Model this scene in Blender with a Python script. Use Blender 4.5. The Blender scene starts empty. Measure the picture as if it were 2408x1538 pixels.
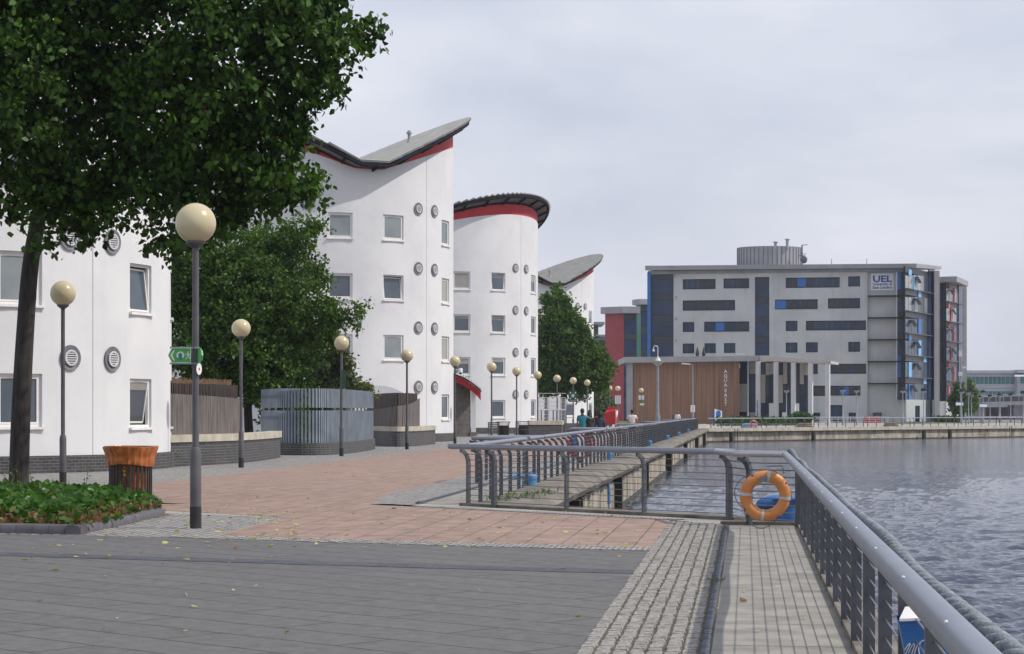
import bpy, bmesh, math, random
import numpy as np
from mathutils import Vector, Matrix
R = math.radians
# ---------------------------------------------------------------- camera, sky, sun, exposure
scn = bpy.context.scene
COL = scn.collection
EYE = 1.6
cam = bpy.data.cameras.new('camera'); camo = bpy.data.objects.new('camera', cam); COL.objects.link(camo)
camo.location = (0, 0, EYE); camo.rotation_euler = (R(90), 0, 0)
cam.lens = 75; cam.sensor_width = 36; cam.shift_y = 0.0835
cam.clip_start = 0.1; cam.clip_end = 9000
scn.camera = camo
scn.view_settings.view_transform = 'Standard'; scn.view_settings.look = 'None'
scn.view_settings.exposure = 0.1; scn.view_settings.gamma = 1
scn.cycles.max_bounces = 6; scn.cycles.transparent_max_bounces = 12
scn.cycles.volume_bounces = 0
SUN_EL, SUN_AZ = 49.0, 98.0            # azimuth from +Y (view direction) towards +X
sd = Vector((math.sin(R(SUN_AZ))*math.cos(R(SUN_EL)), math.cos(R(SUN_AZ))*math.cos(R(SUN_EL)), math.sin(R(SUN_EL))))
sl = bpy.data.lights.new('sun', 'SUN'); so = bpy.data.objects.new('sun', sl); COL.objects.link(so)
sl.energy = 3.1; sl.angle = R(0.6); sl.color = (1, .95, .88)
so.rotation_euler = (-sd).to_track_quat('-Z', 'Y').to_euler(); so.location = (30, -20, 60)
w = bpy.data.worlds.new('World'); scn.world = w; w.use_nodes = True
nt = w.node_tree; nt.nodes.clear()
def N(nt, t, **k):
    n = nt.nodes.new(t)
    for a, b in k.items():
        if a.startswith('i_'): n.inputs[a[2:].replace('_', ' ')].default_value = b
        else: setattr(n, a, b)
    return n
out = N(nt, 'ShaderNodeOutputWorld'); bg = N(nt, 'ShaderNodeBackground'); bg.inputs[1].default_value = 0.1
sky = N(nt, 'ShaderNodeTexSky', sky_type='NISHITA', sun_disc=False, sun_elevation=R(SUN_EL), sun_rotation=R(SUN_AZ), air_density=1.5, dust_density=3.0)
tc = N(nt, 'ShaderNodeTexCoord'); mp = N(nt, 'ShaderNodeMapping'); mp.inputs['Scale'].default_value = (2.4, 2.4, 6.0); mp.inputs['Location'].default_value = (3.1, 0.4, 0.9)
nz = N(nt, 'ShaderNodeTexNoise'); nz.inputs['Scale'].default_value = 1.5; nz.inputs['Detail'].default_value = 7; nz.inputs['Roughness'].default_value = .48; nz.inputs['Distortion'].default_value = .3
cr = N(nt, 'ShaderNodeValToRGB'); cr.color_ramp.elements[0].position = .36; cr.color_ramp.elements[0].color = (5.4, 5.9, 7.3, 1)
cr.color_ramp.elements[1].position = .64; cr.color_ramp.elements[1].color = (8.5, 8.65, 9.5, 1)
mx = N(nt, 'ShaderNodeMix', data_type='RGBA'); mx.inputs[0].default_value = .86
L_ = nt.links.new
L_(tc.outputs['Generated'], mp.inputs[0]); L_(mp.outputs[0], nz.inputs['Vector']); L_(nz.outputs[0], cr.inputs[0])
L_(sky.outputs[0], mx.inputs[6]); L_(cr.outputs[0], mx.inputs[7]); L_(mx.outputs[2], bg.inputs[0]); L_(bg.outputs[0], out.inputs[0])

# ---------------------------------------------------------------- measuring helpers
F, CX, HY = 5017.0, 1204.0, 970.0
def P(px, py, Y): return ((px-CX)*Y/F, Y, EYE-(py-HY)*Y/F)
def G(px, py, z=0.0):
    Y = F*(EYE-z)/(py-HY); return ((px-CX)*Y/F, Y)
def D(d, Y): return (d+.1096*Y, Y)
UU = Vector((.1090, .9940, 0)); NN = Vector((.9940, -.1090, 0))

# ---------------------------------------------------------------- materials
def mat(name, c1, c2=None, sc=4.0, rough=.6, bump=0.0, bsc=None, metal=0.0, spec=.5, detail=4, stretch=(1,1,1), coord='Object', lo=.35, hi=.65):
    m = bpy.data.materials.new(name); m.use_nodes = True; t = m.node_tree; b = t.nodes['Principled BSDF']
    b.inputs['Base Color'].default_value = (*c1, 1); b.inputs['Roughness'].default_value = rough
    b.inputs['Metallic'].default_value = metal; b.inputs['Specular IOR Level'].default_value = spec
    tc = N(t, 'ShaderNodeTexCoord'); mp = N(t, 'ShaderNodeMapping'); mp.inputs['Scale'].default_value = stretch
    t.links.new(tc.outputs[coord], mp.inputs[0])
    if c2 is None: c2 = tuple(min(1, c*1.18+.005) for c in c1)
    nz = N(t, 'ShaderNodeTexNoise'); nz.inputs['Scale'].default_value = sc; nz.inputs['Detail'].default_value = detail
    t.links.new(mp.outputs[0], nz.inputs['Vector'])
    rp = N(t, 'ShaderNodeValToRGB'); rp.color_ramp.elements[0].position = lo; rp.color_ramp.elements[1].position = hi
    rp.color_ramp.elements[0].color = (*c1, 1); rp.color_ramp.elements[1].color = (*c2, 1)
    t.links.new(nz.outputs[0], rp.inputs[0]); t.links.new(rp.outputs[0], b.inputs['Base Color'])
    if bump:
        n2 = N(t, 'ShaderNodeTexNoise'); n2.inputs['Scale'].default_value = bsc or sc*6; n2.inputs['Detail'].default_value = 4
        bp = N(t, 'ShaderNodeBump'); bp.inputs['Strength'].default_value = 1; bp.inputs['Distance'].default_value = bump
        t.links.new(mp.outputs[0], n2.inputs['Vector']); t.links.new(n2.outputs[0], bp.inputs['Height']); t.links.new(bp.outputs[0], b.inputs['Normal'])
    return m
def brickmat(name, c1, c2, cm, bw, bh, mortar=.01, rot=0.0, coord='Object', rough=.75, noise=.35, nsc=3.0, bump=.004, off=.5, stain=None, warp=0.0, spec=.5):
    m = bpy.data.materials.new(name); m.use_nodes = True; t = m.node_tree; b = t.nodes['Principled BSDF']; lk = t.links.new
    b.inputs['Roughness'].default_value = rough; b.inputs['Specular IOR Level'].default_value = spec
    tc = N(t, 'ShaderNodeTexCoord'); mp = N(t, 'ShaderNodeMapping'); mp.inputs['Rotation'].default_value = (0, 0, rot); lk(tc.outputs[coord], mp.inputs[0])
    src = mp.outputs[0]
    if warp:
        wn = N(t, 'ShaderNodeTexNoise'); wn.inputs['Scale'].default_value = .9; wn.inputs['Detail'].default_value = 3; lk(src, wn.inputs['Vector'])
        ad = N(t, 'ShaderNodeVectorMath', operation='MULTIPLY_ADD'); ad.inputs[1].default_value = (warp,)*3; lk(wn.outputs['Color'], ad.inputs[0]); lk(src, ad.inputs[2]); src = ad.outputs[0]
    br = N(t, 'ShaderNodeTexBrick'); br.offset = off; br.inputs['Scale'].default_value = 1
    br.inputs['Color1'].default_value = (*c1, 1); br.inputs['Color2'].default_value = (*c2, 1); br.inputs['Mortar'].default_value = (*cm, 1)
    br.inputs['Mortar Size'].default_value = mortar; br.inputs['Mortar Smooth'].default_value = .3; br.inputs['Brick Width'].default_value = bw; br.inputs['Row Height'].default_value = bh
    lk(src, br.inputs['Vector'])
    nz = N(t, 'ShaderNodeTexNoise'); nz.inputs['Scale'].default_value = nsc; nz.inputs['Detail'].default_value = 8; nz.inputs['Roughness'].default_value = .62; lk(mp.outputs[0], nz.inputs['Vector'])
    mr = N(t, 'ShaderNodeMapRange'); mr.inputs[1].default_value = .3; mr.inputs[2].default_value = .7; mr.inputs[3].default_value = 1-noise; mr.inputs[4].default_value = 1+noise*.6; lk(nz.outputs[0], mr.inputs[0])
    mu = N(t, 'ShaderNodeMix', data_type='RGBA', blend_type='MULTIPLY'); mu.inputs[0].default_value = 1; lk(br.outputs[0], mu.inputs[6]); lk(mr.outputs[0], mu.inputs[7])
    res = mu.outputs[2]
    if stain:
        n3 = N(t, 'ShaderNodeTexNoise'); n3.inputs['Scale'].default_value = .8; n3.inputs['Detail'].default_value = 5; lk(mp.outputs[0], n3.inputs['Vector'])
        r3 = N(t, 'ShaderNodeMapRange'); r3.inputs[1].default_value = .52; r3.inputs[2].default_value = .7; r3.inputs[3].default_value = 0; r3.inputs[4].default_value = .7; lk(n3.outputs[0], r3.inputs[0])
        m3 = N(t, 'ShaderNodeMix', data_type='RGBA'); lk(r3.outputs[0], m3.inputs[0]); lk(res, m3.inputs[6]); m3.inputs[7].default_value = (*stain, 1); res = m3.outputs[2]
    lk(res, b.inputs['Base Color'])
    fi = N(t, 'ShaderNodeTexNoise'); fi.inputs['Scale'].default_value = 60; lk(mp.outputs[0], fi.inputs['Vector'])
    sb = N(t, 'ShaderNodeMath', operation='MULTIPLY_ADD'); lk(br.outputs['Fac'], sb.inputs[0]); sb.inputs[1].default_value = -1.0; lk(fi.outputs[0], sb.inputs[2])
    bp = N(t, 'ShaderNodeBump'); bp.inputs['Distance'].default_value = bump; lk(sb.outputs[0], bp.inputs['Height']); lk(bp.outputs[0], b.inputs['Normal'])
    return m
def leafmat(name, ca, cb, cc=None, trans=.3, rough=.45):
    m = bpy.data.materials.new(name); m.use_nodes = True; t = m.node_tree; b = t.nodes['Principled BSDF']; lk = t.links.new; o = t.nodes['Material Output']
    ge = N(t, 'ShaderNodeNewGeometry'); rp = N(t, 'ShaderNodeValToRGB'); e = rp.color_ramp.elements
    e[0].color = (*ca, 1); e[1].color = (*cb, 1); e[1].position = .93
    if cc: x = e.new(.985); x.color = (*cc, 1)
    lk(ge.outputs['Random Per Island'], rp.inputs[0]); lk(rp.outputs[0], b.inputs['Base Color'])
    b.inputs['Roughness'].default_value = rough; b.inputs['Specular IOR Level'].default_value = .22
    tr = N(t, 'ShaderNodeBsdfTranslucent'); hs = N(t, 'ShaderNodeMix', data_type='RGBA', blend_type='MULTIPLY'); hs.inputs[0].default_value = 1; hs.inputs[7].default_value = (1.5, 1.6, .5, 1); lk(rp.outputs[0], hs.inputs[6]); lk(hs.outputs[2], tr.inputs[0])
    ms = N(t, 'ShaderNodeMixShader'); ms.inputs[0].default_value = trans; lk(b.outputs[0], ms.inputs[1]); lk(tr.outputs[0], ms.inputs[2]); lk(ms.outputs[0], o.inputs[0])
    return m
M = {}
M['render'] = mat('white render', (.6,.6,.61), (.69,.69,.695), sc=.45, rough=.85, bump=.012, bsc=2.2, detail=8, lo=.25, hi=.6)
def streaks(m, amt, sc=(2.2,2.2,.1)):
    t = m.node_tree; b = t.nodes['Principled BSDF']; lk = b.inputs['Base Color'].links[0]; src = lk.from_socket
    tc = N(t,'ShaderNodeTexCoord'); mp = N(t,'ShaderNodeMapping'); mp.inputs['Scale'].default_value = sc; nz = N(t,'ShaderNodeTexNoise'); nz.inputs['Scale'].default_value = 1.6; nz.inputs['Detail'].default_value = 7
    mr = N(t,'ShaderNodeMapRange'); mr.inputs[1].default_value = .55; mr.inputs[2].default_value = .78; mr.inputs[3].default_value = 1; mr.inputs[4].default_value = 1-amt; mu = N(t,'ShaderNodeMix', data_type='RGBA', blend_type='MULTIPLY'); mu.inputs[0].default_value = 1
    t.links.new(tc.outputs['Object'], mp.inputs[0]); t.links.new(mp.outputs[0], nz.inputs['Vector']); t.links.new(nz.outputs[0], mr.inputs[0]); t.links.new(src, mu.inputs[6]); t.links.new(mr.outputs[0], mu.inputs[7]); t.links.new(mu.outputs[2], b.inputs['Base Color'])
streaks(M['render'], .035)
M['blind2'] = mat('cream blind', (.26,.25,.22), (.32,.31,.28), sc=.9, rough=.15, spec=.7)
M['blind3'] = mat('green grey curtain', (.09,.14,.145), (.16,.2,.2), sc=6, rough=.15, spec=.7, stretch=(4,4,.2))
M['joint'] = mat('joint grey', (.36,.36,.38), rough=.9)
M['red'] = mat('red fascia paint', (.42,.02,.028), (.5,.03,.035), sc=1.5, rough=.6)
M['roof'] = mat('grey standing seam roof', (.27,.27,.26), (.34,.34,.33), sc=1.2, rough=.5, stretch=(1,1,1))
M['soffit'] = mat('brown grey soffit boards', (.16,.14,.14), (.2,.18,.18), sc=2, rough=.7)
M['gutter'] = mat('slate blue gutter', (.012,.015,.02), (.02,.024,.03), sc=2, rough=.8, spec=.2)
M['pbrick'] = brickmat('blue engineering brick', (.035,.036,.042), (.06,.06,.068), (.18,.17,.14), .24, .085, .008, coord='UV', rough=.55, noise=.3)
M['porch'] = brickmat('dark porch brick', (.05,.042,.04), (.085,.072,.066), (.2,.18,.16), .24, .085, .014, coord='UV', rough=.6)
M['frame'] = mat('white window frame', (.7,.69,.67), (.76,.75,.73), rough=.5)
M['sill'] = mat('sill', (.72,.7,.68), (.8,.78,.76), rough=.5)
M['glass'] = mat('dark glass', (.045,.065,.085), (.07,.09,.11), sc=.8, rough=.08, spec=.8)
M['blind'] = mat('blind behind glass', (.17,.2,.21), (.24,.27,.28), sc=.7, rough=.12, spec=.7)
M['vring'] = mat('vent collar grey', (.15,.155,.175), (.2,.2,.225), sc=6, rough=.7)
M['vgrille'] = mat('vent grille light', (.5,.5,.51), rough=.5)
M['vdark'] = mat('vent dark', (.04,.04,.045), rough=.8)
M['coping'] = mat('sandstone coping', (.36,.33,.26), (.5,.46,.38), sc=2.5, rough=.85, bump=.006)
M['timber'] = mat('weathered timber', (.085,.072,.065), (.17,.15,.14), sc=3, rough=.85, bump=.004, stretch=(4,4,.35))
M['timberd'] = mat('dark timber', (.045,.036,.032), (.09,.072,.064), sc=3, rough=.85, stretch=(4,4,.35))
M['slat'] = mat('blue grey metal slats', (.16,.195,.235), (.23,.265,.31), sc=1.5, rough=.5)
M['lpost'] = mat('lamp post grey paint', (.075,.072,.082), (.11,.105,.115), sc=3, rough=.5)
M['black'] = mat('black paint', (.015,.015,.017), (.03,.03,.03), rough=.5)
M['globe'] = mat('cream globe', (.52,.44,.27), (.56,.49,.31), sc=1.5, rough=.22, spec=.6)
M['steel'] = mat('brushed steel', (.42,.43,.46), (.52,.53,.56), sc=6, rough=.28, metal=.9, stretch=(1,1,1))
M['steeld'] = mat('dull steel rail', (.25,.27,.32), (.28,.3,.35), sc=3, rough=.4, metal=.65)
M['rpost'] = mat('dark grey rail post', (.085,.09,.104), (.125,.13,.145), sc=5, rough=.45, metal=.35)
M['wire'] = mat('steel wire', (.2,.2,.22), rough=.35, metal=.8)
M['rope'] = mat('grey rope', (.13,.155,.18), (.27,.29,.31), sc=12, rough=.9, bump=.01)
M['orange'] = mat('faded orange plastic', (.56,.17,.05), (.62,.29,.09), sc=3.5, rough=.45, lo=.3, hi=.7)
M['tape'] = mat('grey reflective tape', (.42,.43,.43), (.55,.55,.55), sc=12, rough=.5)
M['blue'] = mat('blue paint', (.02,.11,.33), (.035,.16,.42), sc=4, rough=.45)
M['bollard'] = mat('weathered light blue paint', (.06,.19,.42), (.11,.28,.5), sc=5, rough=.5)
M['white'] = mat('white paint', (.78,.78,.78), (.82,.82,.82), rough=.5)
M['concrete'] = mat('pale concrete slabs', (.195,.185,.165), (.3,.285,.255), sc=2.6, rough=.9, bump=.004, bsc=40, detail=9)
M['quaytop'] = mat('quay concrete', (.3,.285,.26), (.4,.385,.36), sc=.7, rough=.9, bump=.004, detail=8)
M['wallstone'] = mat('stained quay wall', (.14,.115,.085), (.42,.38,.31), sc=1.3, rough=.9, bump=.03, detail=9, lo=.3, hi=.62, stretch=(1,1,.55))
M['mud'] = mat('wet algae band', (.035,.035,.025), (.07,.065,.045), sc=3, rough=.6)
M['copingstone'] = mat('worn quay coping', (.085,.075,.06), (.21,.19,.16), sc=1.6, rough=.9, bump=.01, detail=7)
M['redpave'] = brickmat('red pavers', (.26,.175,.135), (.32,.22,.172), (.11,.085,.07), .45, .45, .011, rot=R(6.3), noise=.36, nsc=3.2, bump=.003, off=0, stain=(.3,.2,.17))
M['greypave'] = brickmat('grey pavers', (.106,.103,.102), (.118,.115,.113), (.03,.03,.03), 2.4, .55, .012, rot=R(43), noise=.3, nsc=7.0, bump=.006, warp=.1)
M['bandpave'] = brickmat('blue grey band', (.06,.065,.08), (.08,.085,.1), (.03,.03,.03), .3, .2, .008, rot=R(16), noise=.25)
M['setts'] = brickmat('small grey setts', (.33,.32,.31), (.52,.5,.48), (.08,.075,.07), .14, .12, .02, rot=R(6), noise=.45, nsc=8, bump=.02, warp=.06)
M['sett'] = mat('granite sett', (.17,.16,.148), (.36,.345,.32), sc=26, rough=.9, bump=.012, bsc=70, detail=6)
M['settd'] = mat('blue brick kerb', (.06,.075,.1), (.1,.115,.14), sc=12, rough=.7, bump=.005)
M['moss'] = mat('mossy joint', (.05,.05,.03), (.11,.09,.07), sc=5, rough=.95, bump=.01)
M['soil'] = mat('leaf mould', (.1,.055,.03), (.2,.13,.07), sc=9, rough=.95, bump=.03)
M['bark'] = mat('bark', (.018,.016,.015), (.05,.043,.038), sc=4, rough=.9, bump=.02, stretch=(3,3,.6))
M['grass'] = mat('grass', (.06,.11,.02), (.13,.17,.04), sc=8, rough=.9, bump=.03)
M['ubody'] = mat('grey white render far', (.48,.48,.49), (.56,.56,.57), sc=.3, rough=.9, detail=8)
streaks(M['ubody'], .12, (.8,.8,.05)); M['uroof'] = mat('grey roof edge', (.26,.26,.28), (.32,.32,.34), sc=.5, rough=.6)
M['uglass'] = mat('blue black glazing', (.016,.032,.075), (.03,.055,.11), sc=.3, rough=.2, spec=.4)
M['uglass2'] = mat('pale glazing', (.03,.05,.065), (.06,.085,.105), sc=.3, rough=.2, spec=.4)
M['uglassl'] = mat('silvery glazing', (.17,.19,.2), (.28,.3,.31), sc=.2, rough=.15, spec=.8)
M['umull'] = mat('dark mullion', (.012,.015,.02), rough=.85, spec=.2)
M['upanel'] = mat('brown black panel', (.03,.031,.042), (.042,.042,.055), sc=.5, rough=.4)
M['ublue'] = mat('bright blue panel', (.02,.13,.42), (.03,.16,.48), rough=.4)
M['ulblue'] = mat('sky blue panel', (.16,.42,.72), (.2,.46,.78), rough=.4)
M['ured'] = mat('brick red wall', (.3,.045,.055), (.34,.06,.07), sc=.3, rough=.7)
M['ugreen'] = mat('green fin', (.02,.17,.11), (.03,.2,.13), rough=.5)
M['redp'] = mat('red panel', (.55,.06,.06), (.62,.1,.09), rough=.4)
M['beige'] = mat('beige panel', (.42,.39,.35), (.47,.44,.4), rough=.6)
M['cladding'] = mat('vertical cedar cladding', (.16,.082,.052), (.36,.21,.135), sc=2.0, rough=.75, stretch=(5,5,.07), lo=.3, hi=.7)
M['officeband'] = mat('office panel', (.3,.32,.37), (.35,.37,.42), sc=.3, rough=.5)
M['officeglass'] = mat('teal glass', (.02,.1,.12), (.04,.2,.2), sc=.12, rough=.15)
M['skin'] = mat('skin', (.22,.11,.07), (.26,.14,.09), rough=.6)
M['hair'] = mat('black hair', (.012,.01,.01), (.02,.016,.015), rough=.6)
M['teal'] = mat('teal cotton', (.03,.17,.23), (.04,.2,.26), rough=.9)
M['darkshirt'] = mat('dark olive cotton', (.035,.04,.035), (.05,.055,.05), rough=.9)
M['denim'] = mat('dark denim', (.02,.035,.07), (.04,.06,.11), rough=.9)
M['pinkwhite'] = mat('pale pink cotton', (.6,.53,.52), (.66,.6,.58), rough=.9)
M['whitecloth'] = mat('white cotton', (.7,.7,.76), (.75,.75,.8), rough=.9)
M['brown'] = mat('brown trousers', (.05,.032,.03), (.07,.045,.04), rough=.9)
M['pinkskirt'] = mat('pale pink trousers', (.5,.42,.44), rough=.9)
M['bankred'] = mat('red container paint', (.38,.01,.018), (.44,.018,.025), rough=.4)
M['greensign'] = mat('green sign', (.05,.3,.05), (.06,.34,.06), rough=.35)
M['dkgreen'] = mat('dark green sign', (.01,.06,.04), (.015,.07,.05), rough=.4)
M['signgrey'] = mat('sign symbol grey', (.5,.55,.5), rough=.5)
M['signblue'] = mat('sign blue', (.03,.08,.3), rough=.4)
M['greenlit'] = mat('pale green panel', (.3,.7,.4), rough=.5)
M['uelblue'] = mat('navy letters', (.02,.06,.25), rough=.4)
M['bag'] = mat('orange bin bag', (.32,.085,.02), (.52,.18,.05), sc=7, rough=.25, spec=.7)
M['leaf'] = leafmat('leaf green', (.006,.02,.004), (.06,.135,.016), trans=.28, rough=.5)
M['leafb'] = leafmat('leaf mid green', (.028,.068,.014), (.09,.165,.03), rough=.5)
M['leafc'] = leafmat('leaf far green', (.03,.07,.018), (.07,.13,.03), (.12,.12,.03))
M['willow'] = leafmat('grey green leaf', (.06,.09,.045), (.11,.14,.07))
M['shrub'] = leafmat('yellow green leaf', (.05,.08,.02), (.13,.15,.04), (.2,.16,.05))
M['ivy'] = leafmat('ivy leaf', (.02,.06,.012), (.07,.16,.03), (.16,.17,.05), rough=.3)
M['deadleaf'] = leafmat('dead leaf', (.07,.035,.018), (.2,.12,.06), (.3,.22,.12))
M['litter'] = leafmat('fallen leaf', (.34,.3,.1), (.46,.43,.2), (.25,.1,.04), trans=.15)
M['hedge'] = leafmat('hedge leaf', (.02,.06,.015), (.06,.12,.03))

# ---------------------------------------------------------------- mesh builder
class MB:
    def __init__(s): s.v = []; s.f = []; s.uv = {}
    def add(s, vs, fs, uvs=None):
        o = len(s.v); s.v += [tuple(v) for v in vs]
        for i, f in enumerate(fs):
            if uvs: s.uv[len(s.f)] = uvs[i]
            s.f.append(tuple(o+k for k in f))
    def box(s, x0, x1, y0, y1, z0, z1):
        s.add([(x0,y0,z0),(x1,y0,z0),(x1,y1,z0),(x0,y1,z0),(x0,y0,z1),(x1,y0,z1),(x1,y1,z1),(x0,y1,z1)],
              [(0,3,2,1),(4,5,6,7),(0,1,5,4),(1,2,6,5),(2,3,7,6),(3,0,4,7)])
    def obox(s, c, ex, ey, ez, hx, hy, hz):
        c = Vector(c); ex, ey, ez = Vector(ex), Vector(ey), Vector(ez); v = []
        for a, b, d in ((-1,-1,-1),(1,-1,-1),(1,1,-1),(-1,1,-1),(-1,-1,1),(1,-1,1),(1,1,1),(-1,1,1)): v.append(c+ex*hx*a+ey*hy*b+ez*hz*d)
        s.add(v, [(0,3,2,1),(4,5,6,7),(0,1,5,4),(1,2,6,5),(2,3,7,6),(3,0,4,7)])
    def tube(s, pts, r, n=8, cap=True):
        pts = [Vector(p) for p in pts]; m = len(pts); rr = r if isinstance(r, (list, tuple)) else [r]*m
        vs = []; prev = None
        for i, p in enumerate(pts):
            t = (pts[min(i+1,m-1)]-pts[max(i-1,0)]).normalized()
            if prev is None:
                a = Vector((0,0,1)) if abs(t.z) < .9 else Vector((1,0,0)); x = t.cross(a).normalized()
            else: x = (prev-t*prev.dot(t)).normalized()
            prev = x; y = t.cross(x)
            for k in range(n):
                an = 2*math.pi*k/n; vs.append(p+x*math.cos(an)*rr[i]+y*math.sin(an)*rr[i])
        fs = []
        for i in range(m-1):
            for k in range(n): fs.append((i*n+k, i*n+(k+1)%n, (i+1)*n+(k+1)%n, (i+1)*n+k))
        if cap: fs.append(tuple(range(n))[::-1]); fs.append(tuple((m-1)*n+k for k in range(n)))
        s.add(vs, fs)
    def lathe(s, prof, n=24, c=(0,0,0), cap=True):
        vs = []; fs = []; m = len(prof)
        for r_, z in prof:
            for k in range(n): a = 2*math.pi*k/n; vs.append((c[0]+r_*math.cos(a), c[1]+r_*math.sin(a), c[2]+z))
        for i in range(m-1):
            for k in range(n): fs.append((i*n+k, i*n+(k+1)%n, (i+1)*n+(k+1)%n, (i+1)*n+k))
        if cap: fs.append(tuple(range(n))[::-1]); fs.append(tuple((m-1)*n+k for k in range(n)))
        s.add(vs, fs)
    def ball(s, c, r, n=12, sx=1, sy=1, sz=1):
        prof = [(max(1e-4, math.sin(math.pi*i/n)), -math.cos(math.pi*i/n)) for i in range(n+1)]
        o = len(s.v); s.lathe(prof, n*2 if n > 6 else 8, cap=False)
        for i in range(o, len(s.v)): v = s.v[i]; s.v[i] = (c[0]+v[0]*r*sx, c[1]+v[1]*r*sy, c[2]+v[2]*r*sz)
    def prism(s, poly, z0, z1):
        n = len(poly); vs = [(x,y,z0) for x,y in poly]+[(x,y,z1) for x,y in poly]
        fs = [tuple(range(n))[::-1], tuple(range(n,2*n))]+[(i,(i+1)%n,n+(i+1)%n,n+i) for i in range(n)]
        s.add(vs, fs)
    def plate(s, poly, o, ex, ez, t):      # outline in the (ex, ez) plane at o, extruded by t along ex x ez
        o = Vector(o); ex = Vector(ex).normalized(); ez = Vector(ez).normalized(); nn = ex.cross(ez).normalized()*t; n = len(poly)
        vs = [o+ex*a+ez*b for a, b in poly]+[o+ex*a+ez*b+nn for a, b in poly]
        s.add(vs, [tuple(range(n))[::-1], tuple(range(n,2*n))]+[(i,(i+1)%n,n+(i+1)%n,n+i) for i in range(n)])
    def ribbon(s, pts, z0, z1, th):         # upright curved wall with UV = (arc length, height)
        pts = [Vector((p[0],p[1])) for p in pts]; m = len(pts); off = []; acc = [0]
        for i in range(m):
            t = (pts[min(i+1,m-1)]-pts[max(i-1,0)]).normalized(); off.append(Vector((-t.y, t.x)))
            if i: acc.append(acc[-1]+(pts[i]-pts[i-1]).length)
        fz = lambda z, i: z(i/(m-1)) if callable(z) else z
        vs = []
        for i in range(m):
            a, b = pts[i], pts[i]+off[i]*th; l, h = fz(z0,i), fz(z1,i)
            vs += [(a.x,a.y,l),(a.x,a.y,h),(b.x,b.y,h),(b.x,b.y,l)]
        fs = []; uv = []
        for i in range(m-1):
            o = 4*i; q = 4*i+4
            fs.append((o,q,q+1,o+1)); uv.append([(acc[i],fz(z0,i)),(acc[i+1],fz(z0,i+1)),(acc[i+1],fz(z1,i+1)),(acc[i],fz(z1,i))])
            fs.append((o+1,q+1,q+2,o+2)); uv.append([(acc[i],0),(acc[i+1],0),(acc[i+1],th),(acc[i],th)])
            fs.append((o+2,q+2,q+3,o+3)); uv.append([(acc[i],fz(z1,i)),(acc[i+1],fz(z1,i+1)),(acc[i+1],fz(z0,i+1)),(acc[i],fz(z0,i))])
            fs.append((o+3,q+3,q,o)); uv.append([(0,0)]*4)
        o = 4*(m-1); fs += [(0,1,2,3),(o+3,o+2,o+1,o)]; uv += [[(0,fz(z0,0)),(0,fz(z1,0)),(th,fz(z1,0)),(th,fz(z0,0))],[(0,fz(z0,m-1)),(0,fz(z1,m-1)),(th,fz(z1,m-1)),(th,fz(z0,m-1))]]
        s.add(vs, fs, uv)
    def build(s, name, m, parent=None, smooth=False, loc=None):
        me = bpy.data.meshes.new(name); o3 = ORG.get(parent.name, Vector((0,0,0))) if parent else Vector(loc or (0,0,0))
        me.from_pydata([(v[0]-o3[0], v[1]-o3[1], v[2]-o3[2]) for v in s.v], [], s.f)
        if s.uv:
            ul = me.uv_layers.new(name='UVMap')
            for p in me.polygons:
                u = s.uv.get(p.index)
                if u:
                    for k, li in enumerate(p.loop_indices): ul.data[li].uv = u[k]
        bm = bmesh.new(); bm.from_mesh(me); bmesh.ops.recalc_face_normals(bm, faces=bm.faces); bm.to_mesh(me); bm.free()
        if smooth:
            for p in me.polygons: p.use_smooth = True
            me.set_sharp_from_angle(angle=R(38))
        me.materials.append(m)
        o = bpy.data.objects.new(name, me); COL.objects.link(o)
        if parent: o.parent = parent; ORG[o.name] = o3
        else: o.location = o3; ORG[o.name] = o3
        return o
ORG = {}
def tag(o, label=None, cat=None, group=None, kind=None):
    if label: o['label'] = label
    if cat: o['category'] = cat
    if group: o['group'] = group
    if kind: o['kind'] = kind
    return o
def thing(name, label, cat, loc=(0,0,0), group=None, rz=0):
    o = bpy.data.objects.new(name, None); COL.objects.link(o); o.location = loc; o.rotation_euler = (0,0,rz); o.empty_display_size = .3
    ORG[o.name] = Vector(loc); return tag(o, label, cat, group)
def local(name, label, cat, group=None):      # a thing modelled round the origin, to be moved afterwards
    return thing(name, label, cat, (0,0,0), group)
def move(o, loc, rz=0, sc=None):
    o.location = loc; o.rotation_euler = (0,0,rz)
    if sc: o.scale = sc if isinstance(sc, tuple) else (sc,)*3
    return o
def copy_tree(o, parent=None):
    c = o.copy(); COL.objects.link(c)
    if parent: c.parent = parent
    for ch in list(o.children): copy_tree(ch, c)
    return c
def struct(mb, name, m): return tag(mb.build(name, m), kind='structure')
def text_mb(txt, size, o, ex, ez, depth=.01, bold=0.0, align='LEFT', squash=1.0):
    cu = bpy.data.curves.new('lettering', 'FONT'); cu.body = txt; cu.size = size; cu.offset = bold; cu.extrude = depth/2; cu.align_x = align; cu.resolution_u = 2
    ob = bpy.data.objects.new('lettering', cu); COL.objects.link(ob); dg = bpy.context.evaluated_depsgraph_get()
    me = bpy.data.meshes.new_from_object(ob.evaluated_get(dg)); bpy.data.objects.remove(ob); bpy.data.curves.remove(cu)
    ex = Vector(ex).normalized(); ez = Vector(ez).normalized(); ny = ex.cross(ez); o = Vector(o); mb = MB()
    mb.add([o+ex*v.co.x*squash+ez*v.co.y-ny*0-ny*(-v.co.z) for v in me.vertices], [tuple(p.vertices) for p in me.polygons]); bpy.data.meshes.remove(me)
    return mb
def join(a, b): a.add(b.v, b.f); return a
def arc(c, r, a0, a1, n): return [(c[0]+r*math.cos(R(a0+(a1-a0)*i/n)), c[1]+r*math.sin(R(a0+(a1-a0)*i/n))) for i in range(n+1)]
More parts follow.
